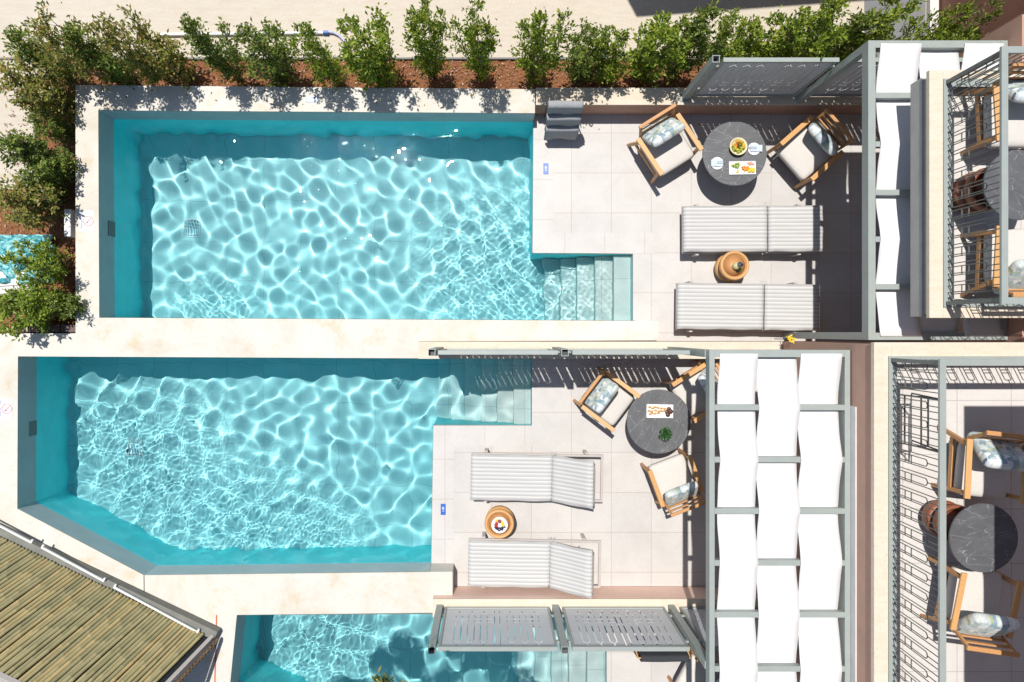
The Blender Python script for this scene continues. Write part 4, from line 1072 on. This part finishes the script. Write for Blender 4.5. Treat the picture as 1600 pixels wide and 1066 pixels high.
WG = [  # px, py seen centre of the crown, height, key, width
 (62, 82, 1.5, 'c', .85, 'leaning dark shrub with a bare stalk at the top left corner of the bed'),
 (45, 135, 1.35, 'd', 1.05, 'olive brown shrub second from the top in the left row'),
 (80, 150, 1.1, 'd', .8, 'shorter brown shrub tucked against the corner of the pool edge'),
 (75, 195, 1.0, 'f', .6, 'low thin shrub in the left row beside the tree shadow on the pool edge'),
 (48, 240, 1.35, 'c', 1.0, 'spreading grey green shrub in the middle of the left row'),
 (85, 255, 1.0, 'f', .75, 'smaller shrub close to the pool edge in the middle of the left row'),
 (38, 318, 1.3, 'd', 1.0, 'shrub just above the turquoise tarpaulin'),
 (50, 412, 1.35, 'b', .8, 'bright green shrub hanging over the turquoise tarpaulin'),
 (30, 478, 1.2, 'e', .95, 'bright yellow green shrub below the pale boards'),
 (78, 470, 1.0, 'a', .6, 'small green shrub between the boards and the pool edge'),
 (66, 292, .9, 'f', .7, 'low dark shrub between the grey green one and the tarpaulin shrub'),
 (103, 478, .9, 'f', .6, 'dark narrow shrub pressed against the lower left pool edge')]
for bx, by, hgt, key, wd, lb in WG:
    k = (H - hgt * .6) / F; x = (bx - NX) * k; y = -(by - NY) * k
    shrub(key, x, y, -.02, wd * 1.13, hgt / 1.6, rr_.uniform(0, 6.28), lb)
# oleanders at the bottom edge: they stand south of the picture, their crowns reach in
tr = thing('tree', 'oleander tree whose narrow leaves show at the bottom edge over the lowest pool', 'tree', (-1.5, -6.9, ZC))
m_ = MB(); cr = MB(); r_ = random.Random(12); anch = []
m_.tube([(0, 0, -.1), (.0, .3, 1.6), (-.05, .9, 3.0)], [.07, .055, .04], 8)
for bx_, by_, bz_, rad, nb in ((-2.40, -3.85, 4.5, .52, 20), (-1.0, -3.73, 3.95, .42, 12), (-.35, -3.95, 4.1, .5, 12), (-1.6, -4.4, 4.3, .5, 8), (-3.1, -4.4, 4.2, .4, 7)):
    hub = Vector((bx_ + 1.5, by_ + 6.9, bz_ - ZC)); m_.tube([(-.05, .9, 3.0), Vector((-.05, .9, 3.0)).lerp(hub, .5) + Vector((0, 0, .15)), hub - Vector((0, 0, .3))], [.035, .025, .015], 6, False)
    for k in range(nb):
        d = Vector((r_.gauss(0, 1), r_.gauss(0, 1), r_.uniform(-.3, .9))).normalized(); p0 = hub - Vector((0, 0, .3)); e = hub + d * rad * r_.uniform(.5, 1)
        m_.tube([p0, p0.lerp(e, .5) + Vector((0, 0, .05)), e], [.010, .007, .003], 5, False)
        for t in (.45, .65, .85, 1.0): anch.append((p0.lerp(e, t), d))
for i in range(9500):
    e, d = anch[r_.randrange(len(anch))]; p_ = e + Vector((r_.gauss(0, 1), r_.gauss(0, 1), r_.gauss(0, 1))) * .045
    dd = (d + Vector((r_.gauss(0, .6), r_.gauss(0, .6), r_.gauss(.2, .5)))).normalized(); s_ = dd.cross(Vector((0, 0, 1))).normalized()
    l = r_.uniform(.07, .12); i0 = len(cr.v); b_ = p_ + dd * l * .5
    cr.v += [tuple(p_), tuple(b_ + s_ * .010), tuple(p_ + dd * l), tuple(b_ - s_ * .010)]; cr.f += [(i0, i0 + 1, i0 + 2), (i0, i0 + 2, i0 + 3)]; cr.sm += [False, False]
m_.build('trunk', M['bark'], tr)
cr.build('crown', m_leaf('oleander_leaf', [(0, (.05, .09, .03)), (.7, (.13, .18, .07)), (.93, (.2, .22, .1)), (1, (.55, .38, .08))]), tr)

# fallen leaves and litter
lf = MB(); r_ = random.Random(77)
def fallen(x, y, z):
    a = r_.uniform(0, 6.28); l = r_.uniform(.03, .06); d = Vector((math.cos(a), math.sin(a), 0)); n_ = Vector((-d.y, d.x, 0)); p_ = Vector((x, y, z)); i0 = len(lf.v)
    lf.v += [tuple(p_), tuple(p_ + d * l * .5 + n_ * l * .2 + Vector((0, 0, .008))), tuple(p_ + d * l), tuple(p_ + d * l * .5 - n_ * l * .2 + Vector((0, 0, .004)))]
    lf.f += [(i0, i0 + 1, i0 + 2), (i0, i0 + 2, i0 + 3)]; lf.sm += [False, False]
for _ in range(420): fallen(r_.uniform(-6.8, 5), r_.uniform(3.62, 4.08), .012)
for _ in range(150): fallen(r_.uniform(-7.2, -6.05), r_.uniform(0, 3.6), .04)
for _ in range(45): fallen(r_.uniform(-6.5, 5), 4.14 + abs(r_.gauss(0, .35)), .006)
for _ in range(26): fallen(r_.uniform(-6, .5), r_.uniform(3.26, 3.56), ZC + .004)
for _ in range(12): fallen(r_.uniform(.8, 5.5), r_.uniform(2.9, 3.25), .006)
tag(lf.build('fallen_leaves', m_leaf('dry_leaf', [(0, (.10, .10, .03)), (.5, (.26, .17, .06)), (1, (.40, .26, .10))], .1)), kind='stuff')
